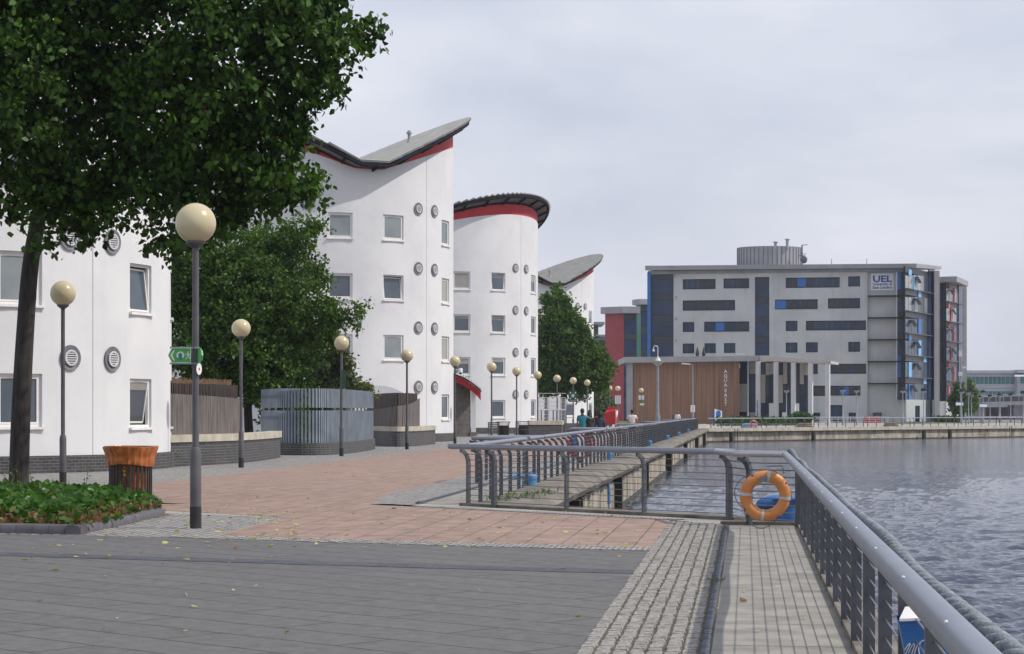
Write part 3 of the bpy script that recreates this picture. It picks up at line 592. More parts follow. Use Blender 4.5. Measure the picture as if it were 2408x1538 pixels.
# downpipe-like shadow gap boxes at the drum edge are windows above; brick porch between drums two and three
def porch():
    c = (-6.55, 141.5); th = thing('brick_porch', 'curved dark brick entrance porch with red underside roof between two drums', 'porch', (c[0], c[1], 0))
    pts = [(-4.6-3.2,141.3)]+[(-6.3+1.9*math.sin(R(a)), 142.6-1.9*math.cos(R(a))) for a in range(-5, 66, 6)]
    pts = [( -7.2,141.05),(-6.2,140.75),(-5.2,140.7),(-4.2,140.85),(-3.35,141.15),(-2.75,141.55)]; pts = [tuple(p) for p in smoothpts([Vector((x,y)) for x,y in pts])]
    mb = MB(); mb.ribbon(pts, 0, lambda t: 4.2-1.0*t**1.6, .3); mb.build('wall', M['porch'], th)
    mb = MB(); mb.box(-2.72,-2.4,141.5,141.75,.3,3.15); mb.build('post', M['white'], th)
    mb = MB(); mb.box(-2.8,-2.3,141.4,141.85,0,.3); mb.build('base_block', M['porch'], th)
    # roof: curved slab falling to the right
    prof = [(-7.4,4.25),(-6,4.33),(-4.8,4.25),(-3.8,4.05),(-3.0,3.72),(-2.4,3.3),(-2.05,2.95)]; prof = [(p.x,p.y) for p in smoothpts([Vector(p) for p in prof], 4)]
    mb = MB(); n = len(prof); vs = []
    for x, z in prof: vs += [(x,139.9,z),(x,143.5,z),(x,143.5,z+.1),(x,139.9,z+.1)]
    mb.add(vs, [(4*i+j, 4*i+4+j, 4*i+4+(j+1)%4, 4*i+(j+1)%4) for i in range(n-1) for j in range(4)]+[(0,1,2,3),(4*n-1,4*n-2,4*n-3,4*n-4)]); rf = mb.build('roof', M['gutter'], th)
    mb = MB(); vs = []
    for x, z in prof[:-1]: vs += [(x,139.98,z-.02-.0),(x,143.4,z-.02),(x,143.4,z-.004),(x,139.98,z-.004)]
    m_ = n-1; mb.add(vs, [(4*i+j, 4*i+4+j, 4*i+4+(j+1)%4, 4*i+(j+1)%4) for i in range(m_-1) for j in range(4)]); mb.build('red_soffit', M['redp'], rf)
    mb = MB(); vs = []
    for i, (x, z) in enumerate(prof): vs += [(x,140.3,z-.26-.32*i/n),(x,140.3,z-.03)]
    mb.add(vs, [(2*i,2*i+2,2*i+3,2*i+1) for i in range(n-1)]); mb.build('red_band', M['red'], rf)
    mb = MB()
    for i in range(0, n, 1):
        x, z = prof[i]; mb.box(x-.02,x+.02,139.9,143.5,z+.1,z+.28)
    mb.build('seam', M['vgrille'], rf)
porch()
# ================================================================ railings
def railing(label, path, wl, spacing=1.55, wires=9, group=None, ends=True, big=True, wr=.0048, hrad=.047, first=.15, off=.2, mrail='steeld', bolts=True, rods=(), ext=(0,0)):
    """path: base points; wl: +1 when the land side lies to the left of the walking direction"""
    path = [Vector((*p,0)) for p in path]; x0 = path[0]
    th = thing('dock_railing', label, 'railing', tuple(x0), group)
    ns = []
    for a, b in zip(path, path[1:]): e = (b-a).normalized(); ns.append(Vector((-e.y, e.x, 0))*wl)
    def nat(i):
        if i == 0: return ns[0]
        if i == len(path)-1: return ns[-1]
        v = ns[i-1]+ns[i]; return v/max(.35, v.dot(ns[i]))
    rail = [p+nat(i)*off+Vector((0,0,1.02)) for i, p in enumerate(path)]
    rail[0] = rail[0]+(rail[0]-rail[1]).normalized()*ext[0]; rail[-1] = rail[-1]+(rail[-1]-rail[-2]).normalized()*ext[1]
    mb = MB(); mb.tube(rail, hrad, 16)
    if bolts:
        bo = MB()
    mb.build('handrail', M[mrail], th, smooth=True)
    posts = []
    for si, (a, b) in enumerate(zip(path, path[1:])):
        L = (b-a).length; e = (b-a)/L; k = max(1, round((L-2*first)/spacing)); n_ = ns[si]
        for i in range(k+1):
            p = a+e*(first+(L-2*first)*i/k); posts.append(p)
            pts = [p+Vector((0,0,z)) for z in (0,.2,.45,.7)]+[p+n_*(.17*(1-math.cos(R(t_))))+Vector((0,0,.74+.21*math.sin(R(t_)))) for t_ in (15,40,65,88)]
            mb = MB(); vs = []; m_ = len(pts)
            for j, q_ in enumerate(pts):
                tg = (pts[min(j+1,m_-1)]-pts[max(j-1,0)]).normalized(); sd_ = tg.cross(e).normalized()*(.036 if j < 4 else .036-.002*(j-3)); eh = e*.02
                vs += [q_-sd_-eh, q_+sd_-eh, q_+sd_+eh, q_-sd_+eh]
            mb.add(vs, [(4*j+k_, 4*j+4+k_, 4*j+4+(k_+1)%4, 4*j+(k_+1)%4) for j in range(m_-1) for k_ in range(4)]+[(0,1,2,3),(4*m_-1,4*m_-2,4*m_-3,4*m_-4)]); mb.build('post', M['rpost'], th)
            if big and bolts: bo.ball(tuple(p+n_*(off+.03)+Vector((0,0,1.02+hrad*.8))), .0055, 4)
    if bolts and big: bo.build('bolt', M['white'], th)
    for k in range(wires):
        z = .09+.1*k; mb = MB(); sh = 0 if z < .75 else .17*(1-math.cos(math.asin(min(1,(z-.74)/.21))))
        r_ = wr*2.1 if k in rods else wr
        mb.tube([p+nat(i)*sh+Vector((0,0,z)) for i, p in enumerate(path)], r_, 5); mb.build('cable', M['wire'], th)
    return th
# angled corner railing, short link and near railing along the walkway
railing('angled steel railing across the corner with four widely spaced posts in front of the water', [(-.757,36.5),(-.3,35.85),(3.24,31.82)], -1, 1.66, wr=.006, first=.02, ext=(.25,.3))
railing('short steel railing with thick rods behind the orange lifebuoy', [(3.24,31.7),(3.36,30.25),(4.0,29.75)], -1, 3.0, wires=9, wr=.010, first=.02, mrail='steel')
RY = 29.6
th = railing('near steel railing running along the walkway towards the camera', [D(.75,RY), D(.75,2.4)], -1, 1.52, first=.1)
# left quay railing: sections with landward bays
gates = [36.9, 47.3, 73.7, 101, 129, 156, 183, 206]
names = ['first short','second','third','fourth','fifth','sixth','last']
for i in range(7):
    a, b = gates[i], gates[i+1]-.5
    path = [D(-4.62, a), D(-4.62, b)]
    railing(f'{names[i]} stretch of the long left quay railing counting from the corner', path, 1, 1.58, group='stretches of the left quay railing', big=i < 2, wr=.006, first=.25)
    if i < 6:
        y0 = gates[i+1]; railing(f'landward railing bay between the {names[i]} and {names[i+1]} stretches of the left quay railing', [D(-4.75,y0-.7), D(-6.1,y0+.9), D(-6.1,y0+3.0), D(-4.75,y0+3.2)], 1, 1.5, group='landward bays of the left quay railing', big=i < 1, wires=7, off=.06)
# railing on the far quay
def fq(s, back=.55): return (farc[0]+fe[0]*s-fe[1]*back, farc[1]+fe[1]*s+fe[0]*back)
s = 1.0; k = 0
lbs = ['beside the inner basin corner','in front of the blue and white totem','in front of the low hedge','in front of the sports building columns','in front of the dark entrance','in front of the red barriers','in front of the white door block','below the small trees','near the right edge of the picture','running out of the picture on the right']
for k in range(10):
    railing('far quay railing stretch '+lbs[k], [fq(s), fq(s+8.6)], 1, 1.7, group='stretches of the far quay railing', big=False, wires=5, wr=.012, first=.2, hrad=.05, mrail='steel'); s += 9.0
# thick grey rope lying outside the near handrail
rope = []; rg = random.Random(2); mb = MB(); n = 260
base = [Vector((*D(.56,RY+.1),1.02)), Vector((*D(.62,RY-.2),1.07)), Vector((*D(.66,RY-1.2),1.0))]+[Vector((*D(.665+.01*math.sin(i*1.7),RY-2.4-i*1.9),.985+.01*math.sin(i*2.3))) for i in range(14)]
cl = smoothpts(base, 44); acc = 0
for st in range(3):
    pts = []; acc = 0
    for i, p in enumerate(cl):
        if i: acc += (p-cl[i-1]).length
        t_ = (cl[min(i+1,len(cl)-1)]-cl[max(i-1,0)]).normalized(); x = t_.cross(Vector((0,0,1))).normalized(); y = x.cross(t_); ph = acc*11+st*2.094
        pts.append(p+x*math.cos(ph)*.014+y*math.sin(ph)*.014)
    mb.tube(pts, .023, 12)
tag(mb.build('thick_rope', M['rope'], smooth=True), 'thick twisted grey rope lying along the outside of the near handrail', 'rope')

# ================================================================ globe lamps
def globe_lamp():
    t_ = local('globe_lamp', None, None); mb = MB()
    mb.lathe([(.079,0),(.079,.3)], 16); mb.build('foot', M['black'], t_, smooth=True); mb = MB()
    mb.lathe([(.076,.3),(.076,1.02),(.06,1.09),(.046,1.1),(.044,3.83)], 16); mb.lathe([(.05,3.8),(.13,3.86),(.13,3.885)], 16); mb.build('post', M['lpost'], t_, smooth=True); mb = MB()
    prof = [(.275*math.sin(R(a)), 4.13-.275*math.cos(R(a))) for a in range(28, 181, 8)]; mb.lathe([(x,z) for x,z in prof[:-1]]+[(.002,4.405)], 32); mb.build('globe', M['globe'], t_, smooth=True)
    return t_
gl0 = globe_lamp()
lamps = [(460,1243,525,'foreground globe lamp with a green direction sign, standing on grey setts'),(148,1143,690,'globe lamp between the big tree trunk and the orange bin bag'),(567,1100,772,'globe lamp in front of the left timber fence'),(803,1073,807,'globe lamp in front of the blue grey slatted fence'),(957,1057,836,'globe lamp in front of the small timber fence and coping wall'),
 (1070,1045,850,'globe lamp with a white camera dome beside the brick porch'),(1156,None,863,'globe lamp to the left of the black slatted bin'),(1215,None,873,'globe lamp between the two black slatted bins'),(1264,None,882,'globe lamp at the right edge of the third drum building'),(1310,None,890,'globe lamp in front of the white mesh screen'),(1348,None,895,'globe lamp carrying the dark green crest sign'),(1381,None,900,'globe lamp just above the couple walking together'),(1434,None,913,'globe lamp partly under the leaves beside the red wall'),(1453,None,913.6,'globe lamp with a tall white notice board beside the red container'),(1508,None,918,'globe lamp with a white board and green panel before the timber wall')]
LP = {}
for i, (px, by, gy, lb) in enumerate(lamps):
    o = gl0 if i == 0 else copy_tree(gl0)
    if by: x, y = G(px, by); s_ = ((HY-gy)*y/F+EYE)/4.13
    else: y = 2.53*F/(HY-gy); x = (px-CX)*y/F; s_ = 1
    move(o, (x,y,0), 0, (1,1,s_) if i else (1.02,1.02,s_)); tag(o, lb, 'street lamp', 'cream globe lamps along the quay'); LP[px] = (x, y)
# camera dome on the sixth lamp
x, y = LP[1070]; t_ = thing('security_camera', 'white dome camera on the lamp by the brick porch', 'camera', (x,y,3.7)); mb = MB(); mb.tube([(x,y,3.72),(x+.25,y-.05,3.74)], .03); mb.build('bracket', M['frame'], t_); mb = MB(); mb.lathe([(.1,.1),(.12,0),(.11,-.12)], 12, (x+.27,y-.05,3.72)); mb.build('housing', M['white'], t_); mb = MB(); mb.ball((x+.27,y-.05,3.6), .09, 8); mb.build('dome', M['vdark'], t_)
# steel columns with half dark globes on the far quay
def dome_lamp():
    t_ = local('dome_lamp', None, None); mb = MB(); mb.lathe([(.11,0),(.11,1.2),(.07,1.25),(.06,4.1)], 10); mb.build('post', M['steeld'], t_, smooth=True)
    mb = MB(); mb.lathe([(.36*math.sin(R(a)), 4.4-.36*math.cos(R(a))) for a in range(15,96,10)], 20); mb.build('lower_bowl', M['uglassl'], t_, smooth=True)
    mb = MB(); mb.lathe([(.38*math.sin(R(a)), 4.4-.38*math.cos(R(a))) for a in range(88,180,10)]+[(.004,4.78)], 20); mb.build('cap', M['umull'], t_, smooth=True); return t_
dl0 = dome_lamp()
dls = [(1982,916,'before the blue window panel'),(2014.5,917.5,'right of the dark entrance'),(2123,918.5,'left of the white door block'),(2172,919,'in front of the white door block'),(2261.6,920.7,'between the two small trees'),(2277.7,922.8,'just right of the concrete fin of the second tower'),(2284.5,928,'second right of the fin'),(2304,934,'short one before the viaduct'),(2312,923,'tall one before the viaduct'),(2328,932,'standing alone before the viaduct'),(2349.6,929.5,'left one of the close pair'),(2352.5,931,'right one of the close pair'),(2376.7,929,'near the right end of the viaduct'),(2406,925,'cut by the right edge of the picture'),(1849.5,917.5,'in front of the sports building glass')]
for i, (px, gy, lb) in enumerate(dls):
    o = dl0 if i == 0 else copy_tree(dl0); y = 2.8*F/(HY-gy); x = (px-CX)*y/F; move(o, (x,y,0)); tag(o, 'lamp with a half dark globe '+lb, 'street lamp', 'half dark globe lamps on the far quay')

# ================================================================ tall columns
def tallpole(label, px, by, top, r0=.13): 
    x, y = ((px-CX)*by/F, by) if by < 400 else G(px, by); h = EYE+(HY-top)*y/F; return x, y, h
x, y, h = tallpole('', 1547, 255, 826)
t_ = thing('light_mast', 'tall grey blue mast with a dish light and crook before the timber wall', 'light mast', (x,y,0)); mb = MB()
mb.lathe([(.27,0),(.27,1.15),(.15,1.6),(.12,h-1.6)], 12, (x,y,0)); mb.build('column', M['slat'], t_, smooth=True)
mb = MB(); mb.lathe([(.2,h-1.75),(.64,h-1.3),(.67,h-1.15),(.6,h-1.15)], 20, (x,y,0)); mb.build('dish', M['roof'], t_, smooth=True); mb = MB(); mb.lathe([(.4,h-1.15),(.3,h-.95),(.12,h-.75),(.07,h-.55)], 16, (x,y,0)); mb.build('reflector', M['vgrille'], t_, smooth=True)
mb = MB(); mb.tube([(x,y,h-1),(x,y,h+.4)]+[(x-.26+.26*math.cos(R(a)),y,h+.4+.26*math.sin(R(a))) for a in range(20,181,20)]+[(x-.52,y,h+.2)], .05); mb.lathe([(.15,-.2),(.1,0),(.04,.08)], 10, (x-.52,y,h+.2)); mb.build('crook', M['vgrille'], t_, smooth=True)
def armlamp(label, px, by, top, dx):
    x, y, h = tallpole('', px, by, top); t_ = thing('arm_lamp', label, 'street lamp', (x,y,0), 'single arm lamp columns'); mb = MB(); mb.lathe([(.13,0),(.13,1.6),(.07,1.7),(.055,h)], 10, (x,y,0)); mb.build('column', M['slat'], t_, smooth=True)
    mb = MB(); mb.tube([(x,y,h-.05),(x+dx*.4,y,h+.02)], .04); mb.build('arm', M['slat'], t_); mb = MB(); mb.obox((x+dx*.85,y,h+.08), (1,0,.08*dx), (0,1,0), (0,0,1), .5, .18, .09); mb.build('lantern', M['vgrille'], t_)
armlamp('slim arm lamp standing before the middle of the timber wall', 1629, 262, 857, -1)
armlamp('slim arm lamp standing where timber wall meets glass', 1759, 268, 834, -1)
x, y, h = tallpole('', 2259, 996, 845); t_ = thing('camera_mast', 'slim steel mast with a camera box beside the second tower', 'mast', (x,y,0)); mb = MB(); mb.lathe([(.12,0),(.09,h-.5),(.07,h+1)], 10, (x,y,0)); mb.build('column', M['steeld'], t_, smooth=True)
mb = MB(); mb.box(x-.3,x+.25,y-.2,y+.2,h-2.4,h-1.8); mb.box(x+.2,x+.9,y-.15,y+.15,h-1.3,h-1.05); mb.box(x-.25,x+.2,y-.2,y+.2,h+.4,h+1.3); mb.build('camera_box', M['vgrille'], t_)
for px, by, top, lb, g in ((1451-29,995,931,'thin blue grey pole right of the farthest drum','slat'),(1429-2,1000,925,'thin grey pole behind the walking women','lpost')):
    x, y, h = tallpole('', px, by, top); mb = MB(); mb.lathe([(.09,0),(.07,h+2)], 8, (x,y,0)); tag(mb.build('thin_pole', M[g], smooth=True, loc=(x,y,0)) if False else mb.build('thin_pole', M[g], smooth=True), lb, 'pole')

# ================================================================ signs on lamps
x, y = LP[460]; yf = y-.1
t_ = thing('direction_sign', 'green footpath fingers with arrow, round emblem and walking figure on the foreground lamp', 'sign', (x,yf,2.4))
sc_ = 1/170.6
def sp(px, py): return ((px-460)*sc_, (1243-py)*sc_)
mb = MB(); pl = [sp(398,836),sp(407,818.5),sp(452,818.5),sp(452,854),sp(407,854)]; mb.plate(pl, (x,yf,0), (1,0,0), (0,0,1), .012); arm = mb.build('left_finger', M['greensign'], t_)
yb = yf-.014
mb = MB(); mb.plate([sp(403,836),sp(411,824),sp(414,824),sp(408.5,836),sp(414,848.5),sp(411,848.5)], (x,yb,0), (1,0,0), (0,0,1), .004)
n = 24; cxx, cyy = 427, 836
for i in range(n):
    a0, a1 = 2*math.pi*i/n, 2*math.pi*(i+1)/n; mb.plate([sp(cxx+9*math.cos(a0),cyy+9*math.sin(a0)),sp(cxx+9*math.cos(a1),cyy+9*math.sin(a1)),sp(cxx+5.3*math.cos(a1),cyy+5.3*math.sin(a1)),sp(cxx+5.3*math.cos(a0),cyy+5.3*math.sin(a0))], (x,yb,0), (1,0,0), (0,0,1), .004)
wk = [[(444,827.2),(446,826.8),(446.8,828.5),(445.4,830),(444,829.2)],[(443.4,830.4),(446.6,830.2),(447.5,836.5),(444,837)],[(444,836.6),(446,836.6),(443.2,841),(441.4,845.6),(439.8,845.2),(442.2,840)],[(445.6,836.5),(447.6,836.3),(448.6,840.5),(451,844.5),(449.6,845.3),(446.8,841.3)],[(446.5,830.8),(449.5,834),(450,836.3),(449,836),(446.3,832.8)],[(443.4,830.8),(441.8,834),(438.6,836),(438.3,835),(440.8,832.8)]]
for q in wk: mb.plate([sp(*p) for p in q], (x,yb,0), (1,0,0), (0,0,1), .004)
border = [(398.8,836),(407.4,819),(451.4,819),(451.4,853.4),(407.4,853.4)]
for a, b in zip(border, border[1:]+border[:1]): pa, pb = Vector((x+sp(*a)[0],yb,sp(*a)[1])), Vector((x+sp(*b)[0],yb,sp(*b)[1])); d_ = (pb-pa).normalized(); mb.obox((pa+pb)/2, d_, (0,1,0), d_.cross(Vector((0,1,0))), (pb-pa).length/2, .003, .004)
mb.build('symbols', M['signgrey'], arm)
mb = MB(); mb.plate([sp(426.5,830),sp(427.6,830),sp(427.8,836),sp(431,838),sp(427.6,840),sp(426.4,840),sp(423,838),sp(426.3,836)], (x,yb,0), (1,0,0), (0,0,1), .005); mb.plate([sp(421,841),sp(433,841),sp(431,844.4),(sp(423,844.4))], (x,yb-.002,0), (1,0,0), (0,0,1), .005); mb.build('emblem', M['signblue'], arm)
ex2 = Vector((.42,-.91,0)).normalized(); mb = MB(); h0 = (1243-854)*sc_; h1 = (1243-819)*sc_
mb.plate([(.04,h0),(.2,h0),(.25,(h0+h1)/2),(.2,h1),(.04,h1)], (x+.02,y,0), ex2, (0,0,1), .012); a2 = mb.build('right_finger', M['greensign'], t_)
mb = MB(); mb.plate([(.05,h0+.03),(.17,h0+.03),(.21,(h0+h1)/2),(.17,h1-.03),(.05,h1-.03)], (x+.034,y-.0,0), ex2, (0,0,1), -.01); mb.build('symbols', M['greenlit'], a2)
for z in ((1243-818)*sc_, (1243-855)*sc_): mb = MB(); mb.lathe([(.056,-.012),(.056,.012)], 14, (x,y,z)); mb.box(x-.34,x-.03,yf-.003,yf+.02,z-.012,z+.012); mb.build('clamp', M['steeld'], t_)
mb = MB(); c_ = Vector((x+.05,y-.05,(1243-868)*sc_)); nd = Vector((.8,-.6,0)); er = Vector((.6,.8,0)); mb.add([c_+er*.05*math.cos(2*math.pi*k/20)+Vector((0,0,.08*math.sin(2*math.pi*k/20)))+nd*d_ for d_ in (0,.01) for k in range(20)], [tuple(range(20)),tuple(range(20,40))]+[(k,(k+1)%20,20+(k+1)%20,20+k) for k in range(20)])
o = mb.build('round_tag', M['white']); tag(o, 'small white round tag on the foreground lamp post', 'tag')
mb = MB(); mb.obox(c_+nd*.012, er, nd, (0,0,1), .01, .002, .018); mb.build('mark', M['redp'], o)
x, y = LP[803]; mb = MB(); mb.box(x+.03,x+.16,y-.06,y-.04,2.5,3.15); tag(mb.build('small_sign', M['dkgreen']), 'narrow dark green plate on the lamp before the slatted fence', 'sign')
x, y = LP[1348]; t_ = thing('crest_sign', 'dark green square sign with a pale rose crest hung on a lamp', 'sign', (x,y,2.5)); z0, z1 = EYE+(HY-945.3)*y/F, EYE+(HY-919)*y/F; mb = MB(); mb.box(x-.36,x+.3,y-.12,y-.08,z0,z1); mb.build('board', M['dkgreen'], t_); mb = MB(); cz = (z0+z1)/2+.05
for k in range(5): a = 2*math.pi*k/5+math.pi/2; mb.ball((x-.03+.085*math.cos(a),y-.125,cz+.085*math.sin(a)), .055, 6, 1, .2, 1)
for sx in (-1,1):
    for sz in (-1,1): mb.ball((x-.03+sx*.2,y-.125,cz+sz*.23), .05, 6, 1, .2, 1.3)
mb.box(x-.28,x+.22,y-.125,y-.12,z0+.07,z0+.1); mb.build('crest', M['signgrey'], t_)
def board(label, px, w_, y0, y1, nbar=2, extra=None):
    x, y = LP[px]; t_ = thing('notice_board', label, 'notice board', (x,y,2)); z0, z1 = EYE+(HY-y1)*y/F, EYE+(HY-y0)*y/F; mb = MB()
    for k in range(nbar): c_ = x-w_/2+w_*(k+.5)/nbar; mb.box(c_-w_/nbar*.4,c_+w_/nbar*.4,y-.14,y-.1,z0,z1)
    mb.build('panel', M['beige'] if False else M['vgrille'], t_); mb = MB(); mb.box(x-w_/2,x+w_/2,y-.1,y-.07,z0+.1,z0+.16); mb.box(x-w_/2,x+w_/2,y-.1,y-.07,z1-.16,z1-.1); mb.build('bracket', M['black'], t_)
    if extra: mb = MB(); mb.box(x-.18,x+.32,y-.15,y-.1,EYE+(HY-extra[1])*y/F,EYE+(HY-extra[0])*y/F); mb.build('green_panel', M['greenlit'], t_)
board('tall white three strip notice board on the lamp beside the red container', 1453, .66, 930, 949.5, 3)
board('white two strip board with a green panel on the lamp before the timber wall', 1508, .72, 929.5, 940, 2, (948.5,953))
# sign on a post before the timber wall, totem
x, y = ((1629-CX)*262/F, 262); z0, z1 = EYE+(HY-969)*y/F, EYE+(HY-953)*y/F; t_ = thing('warning_sign', 'white text board fixed to the slim arm lamp before the timber wall', 'sign', (x,y,z0)); mb = MB(); mb.box(x-.27,x+.27,y-.16,y-.12,z0,z1); mb.build('board', M['white'], t_); mb = MB()
for k in range(6): mb.box(x-.2+.03*(k%2),x+.2-.03*(k%3),y-.166,y-.16,z0+.1+k*.115,z0+.14+k*.115)
mb.build('text_line', M['redp'], t_)
x, y = ((1686-CX)*262/F, 262); s_ = y/F; t_ = thing('totem_sign', 'white and blue slanted totem with a round blue logo before the timber wall', 'sign', (x,y,0)); mb = MB()
mb.plate([(-.3,0),(.62,0),(.62,(997-963)*s_+.0),(-.3,(997-957.5)*s_)], (x,y,0), (1,0,0), (0,0,1), .15); mb.build('panel', M['white'], t_); mb = MB(); mb.box(x-.55,x-.305,y-.14,y+.02,0,(997-963)*s_); mb.build('edge', M['uelblue'], t_)
mb = MB(); c_ = Vector((x+.16,y-.16,(997-970)*s_)); mb.add([c_+Vector((.3*math.cos(2*math.pi*k/20),0,.45*math.sin(2*math.pi*k/20))) for k in range(20)], [tuple(range(20))]); mb.build('logo', M['ublue'], t_)

# ================================================================ bins, benches
def bin_():
    t_ = local('litter_bin', None, None); mb = MB()
    for k in range(30): a = 2*math.pi*k/30; e = (math.cos(a),math.sin(a),0); q = (-e[1],e[0],0); mb.obox((.385*e[0],.385*e[1],.37), e, q, (0,0,1), .008, .022, .33); 
    for k in range(30):
        a = 2*math.pi*k/30; pr = [(.385,.7),(.385,.8),(.41,.88),(.47,.96)]; mb.tube([(r_*math.cos(a),r_*math.sin(a),z) for r_,z in pr], .012, 4)
    for r_, z in ((.385,.04),(.385,.7),(.47,.965)): mb.lathe([(r_-.012,z-.02),(r_+.012,z-.02),(r_+.012,z+.02),(r_-.012,z+.02)], 30, cap=False)
    mb.build('slats', M['black'], t_); mb = MB(); mb.lathe([(.35,.03),(.35,.68)], 24); mb.build('liner', M['vdark'], t_, smooth=True); return t_
b0 = bin_(); x, y = G(1183.5,1025.5); move(b0, (x,y,0)); tag(b0, 'empty black slatted bin at the foot of the third drum, nearer one', 'bin', 'black slatted litter bins')
b1 = copy_tree(b0); x, y = G(1232,1023.5); move(b1, (x,y,0)); tag(b1, 'black slatted bin behind a small bench right of the other black bin', 'bin')
b2 = copy_tree(b0); [bpy.data.objects.remove(c_) for c_ in list(b2.children) if c_.name.startswith('liner')]; x, y = G(307,1175); move(b2, (x,y,0)); tag(b2, 'foreground slatted bin behind the ivy with an orange bag in it', 'bin')
b3 = copy_tree(b0); x, y = ((1591-CX)*262/F, 262); move(b3, (x,y,0), 0, 1.3); tag(b3, 'small dark bin far off before the timber wall', 'bin')
# orange bag inside and folded over the rim
mb = MB(); n = 72; rg = random.Random(9); prof = [(.33,.1),(.345,.62),(.36,.7),(.375,.8),(.42,.9),(.478,.985),(.5,.975),(.485,.93),(.44,.85),(.425,.76),(.43,.7),(.415,.66)]
vs = []
for j, (r_, z) in enumerate(prof):
    for k in range(n):
        a = 2*math.pi*k/n; rr = r_+.011*math.sin(k*2*math.pi/72*24)*(1 if j > 5 else .6)+.006*math.sin(k*.7+j); zz = z+(.006*math.sin(a*3+1) if j in (5,6) else 0)-(.05*(1+math.sin(a*2.3+.5))*.5 if j >= 8 else 0)
        vs.append((x+0, y, 0)); vs[-1] = (rr*math.cos(a), rr*math.sin(a), zz)
mb.add(vs, [(j*n+k, j*n+(k+1)%n, (j+1)*n+(k+1)%n, (j+1)*n+k) for j in range(len(prof)-1) for k in range(n)]); mb.lathe([(.34,.1),(.343,.11)], 30)
o = mb.build('bin_bag', M['bag'], smooth=True); x, y = G(307,1175); o.location = (x,y,0); tag(o, 'shiny orange plastic bag lining the foreground bin and folded over its rim', 'bag')
def bench(label, px, by, w_, rz=0, back=False):
    x, y = G(px, by); t_ = thing('bench', label, 'bench', (x,y,0), 'grey wooden benches by the third drum'); mb = MB()
    for k in range(4): mb.box(x-w_/2,x+w_/2,y-.22+k*.11,y-.13+k*.11,.42,.46)
    mb.build('seat', M['timber'], t_)
    for sx in (-1,1):
        for sy in (-1,1): mb = MB(); mb.box(x+sx*(w_/2-.06)-.03,x+sx*(w_/2-.06)+.03,y+sy*.18-.03,y+sy*.18+.03,0,.42); mb.build('leg', M['timber'], t_)
    if back:
        mb = MB()
        for k in range(3): mb.box(x-w_/2,x+w_/2,y+.22,y+.25,.6+k*.13,.69+k*.13)
        mb.box(x-w_/2+.03,x-w_/2+.09,y+.2,y+.23,.44,.95); mb.box(x+w_/2-.09,x+w_/2-.03,y+.2,y+.23,.44,.95); mb.build('backrest', M['timber'], t_)
bench('short timber bench in front of the right black bin', 1229, 1026, 1.25)
bench('timber bench with a backrest left of the nearer black bin', 1161, 1026, .8, back=True)
bench('timber bench with a backrest below the low coping wall', 1271, 1022, .9, back=True)
bench('small timber bench in front of the stone retaining wall right of the low coping', 1244+13, 1020.5+3, .3) if False else None
bench('long bench beside the globe lamp before the mesh screen', 1325-3, 1016, 1.3)

# ================================================================ planter with kerb
kp = [G(-260,1250), G(190,1258), G(388,1214)]
mb = MB(); ctr = []
for a, b in zip(kp, kp[1:]):
    a, b = Vector(a), Vector(b); L = (b-a).length; e = (b-a)/L; k = max(1, int(L/.23)); nn = Vector((-e.y, e.x))
    for i in range(k):
        s0, s1 = L*i/k+.003, L*(i+1)/k-.003; vs = []
        for s_ in (s0, s1):
            p = a+e*s_
            for (u, z) in ((0,0),(0,.07),(.03,.115),(.09,.13),(.17,.13),(.2,.1),(.2,0)): q = p+nn*u; vs.append((q.x,q.y,z))
        mb.add(vs, [(j,j+1,8+j,7+j) for j in range(6)]+[tuple(range(7))[::-1],tuple(range(7,14))])
tag(mb.build('planter_kerb', M['settd'] if False else M['lpost'], smooth=True), 'dark rounded brick kerb round the ivy bed', 'kerb')
bed = [Vector(p) for p in ((kp[0][0],kp[0][1]+.2),(kp[1][0],kp[1][1]+.2),(kp[2][0]-.12,kp[2][1]+.2),(-6.1,36.3),(-8.2,38.4),(-15,39.2))]
def inbed(x, y):
    c = False; j = len(bed)-1
    for i in range(len(bed)):
        a, b = bed[i], bed[j]
        if (a.y > y) != (b.y > y) and x < (b.x-a.x)*(y-a.y)/(b.y-a.y)+a.x: c = not c
        j = i
    return c
def edged(x, y): 
    d = 9
    for a, b in zip(bed, bed[1:]+bed[:1]): ab = b-a; t_ = max(0,min(1,(Vector((x,y))-a).dot(ab)/ab.length_squared)); d = min(d, (a+ab*t_-Vector((x,y))).length)
    return d
mb = MB(); gx = [-16+i*.35 for i in range(32)]; gy = [27.5+i*.4 for i in range(46)]; idx = {}
hbed = lambda x, y: .03+.24*min(1, edged(x,y)/.9)**.6 if inbed(x,y) else -.05
for i, x in enumerate(gx):
    for j, y in enumerate(gy): idx[i,j] = len(mb.v); mb.v.append((x,y,hbed(x,y)))
for i in range(len(gx)-1):
    for j in range(len(gy)-1):
        if any(inbed(gx[a], gy[b]) for a in (i,i+1) for b in (j,j+1)): mb.f.append((idx[i,j],idx[i+1,j],idx[i+1,j+1],idx[i,j+1]))
tag(mb.build('planting_soil', M['soil']), kind='stuff')
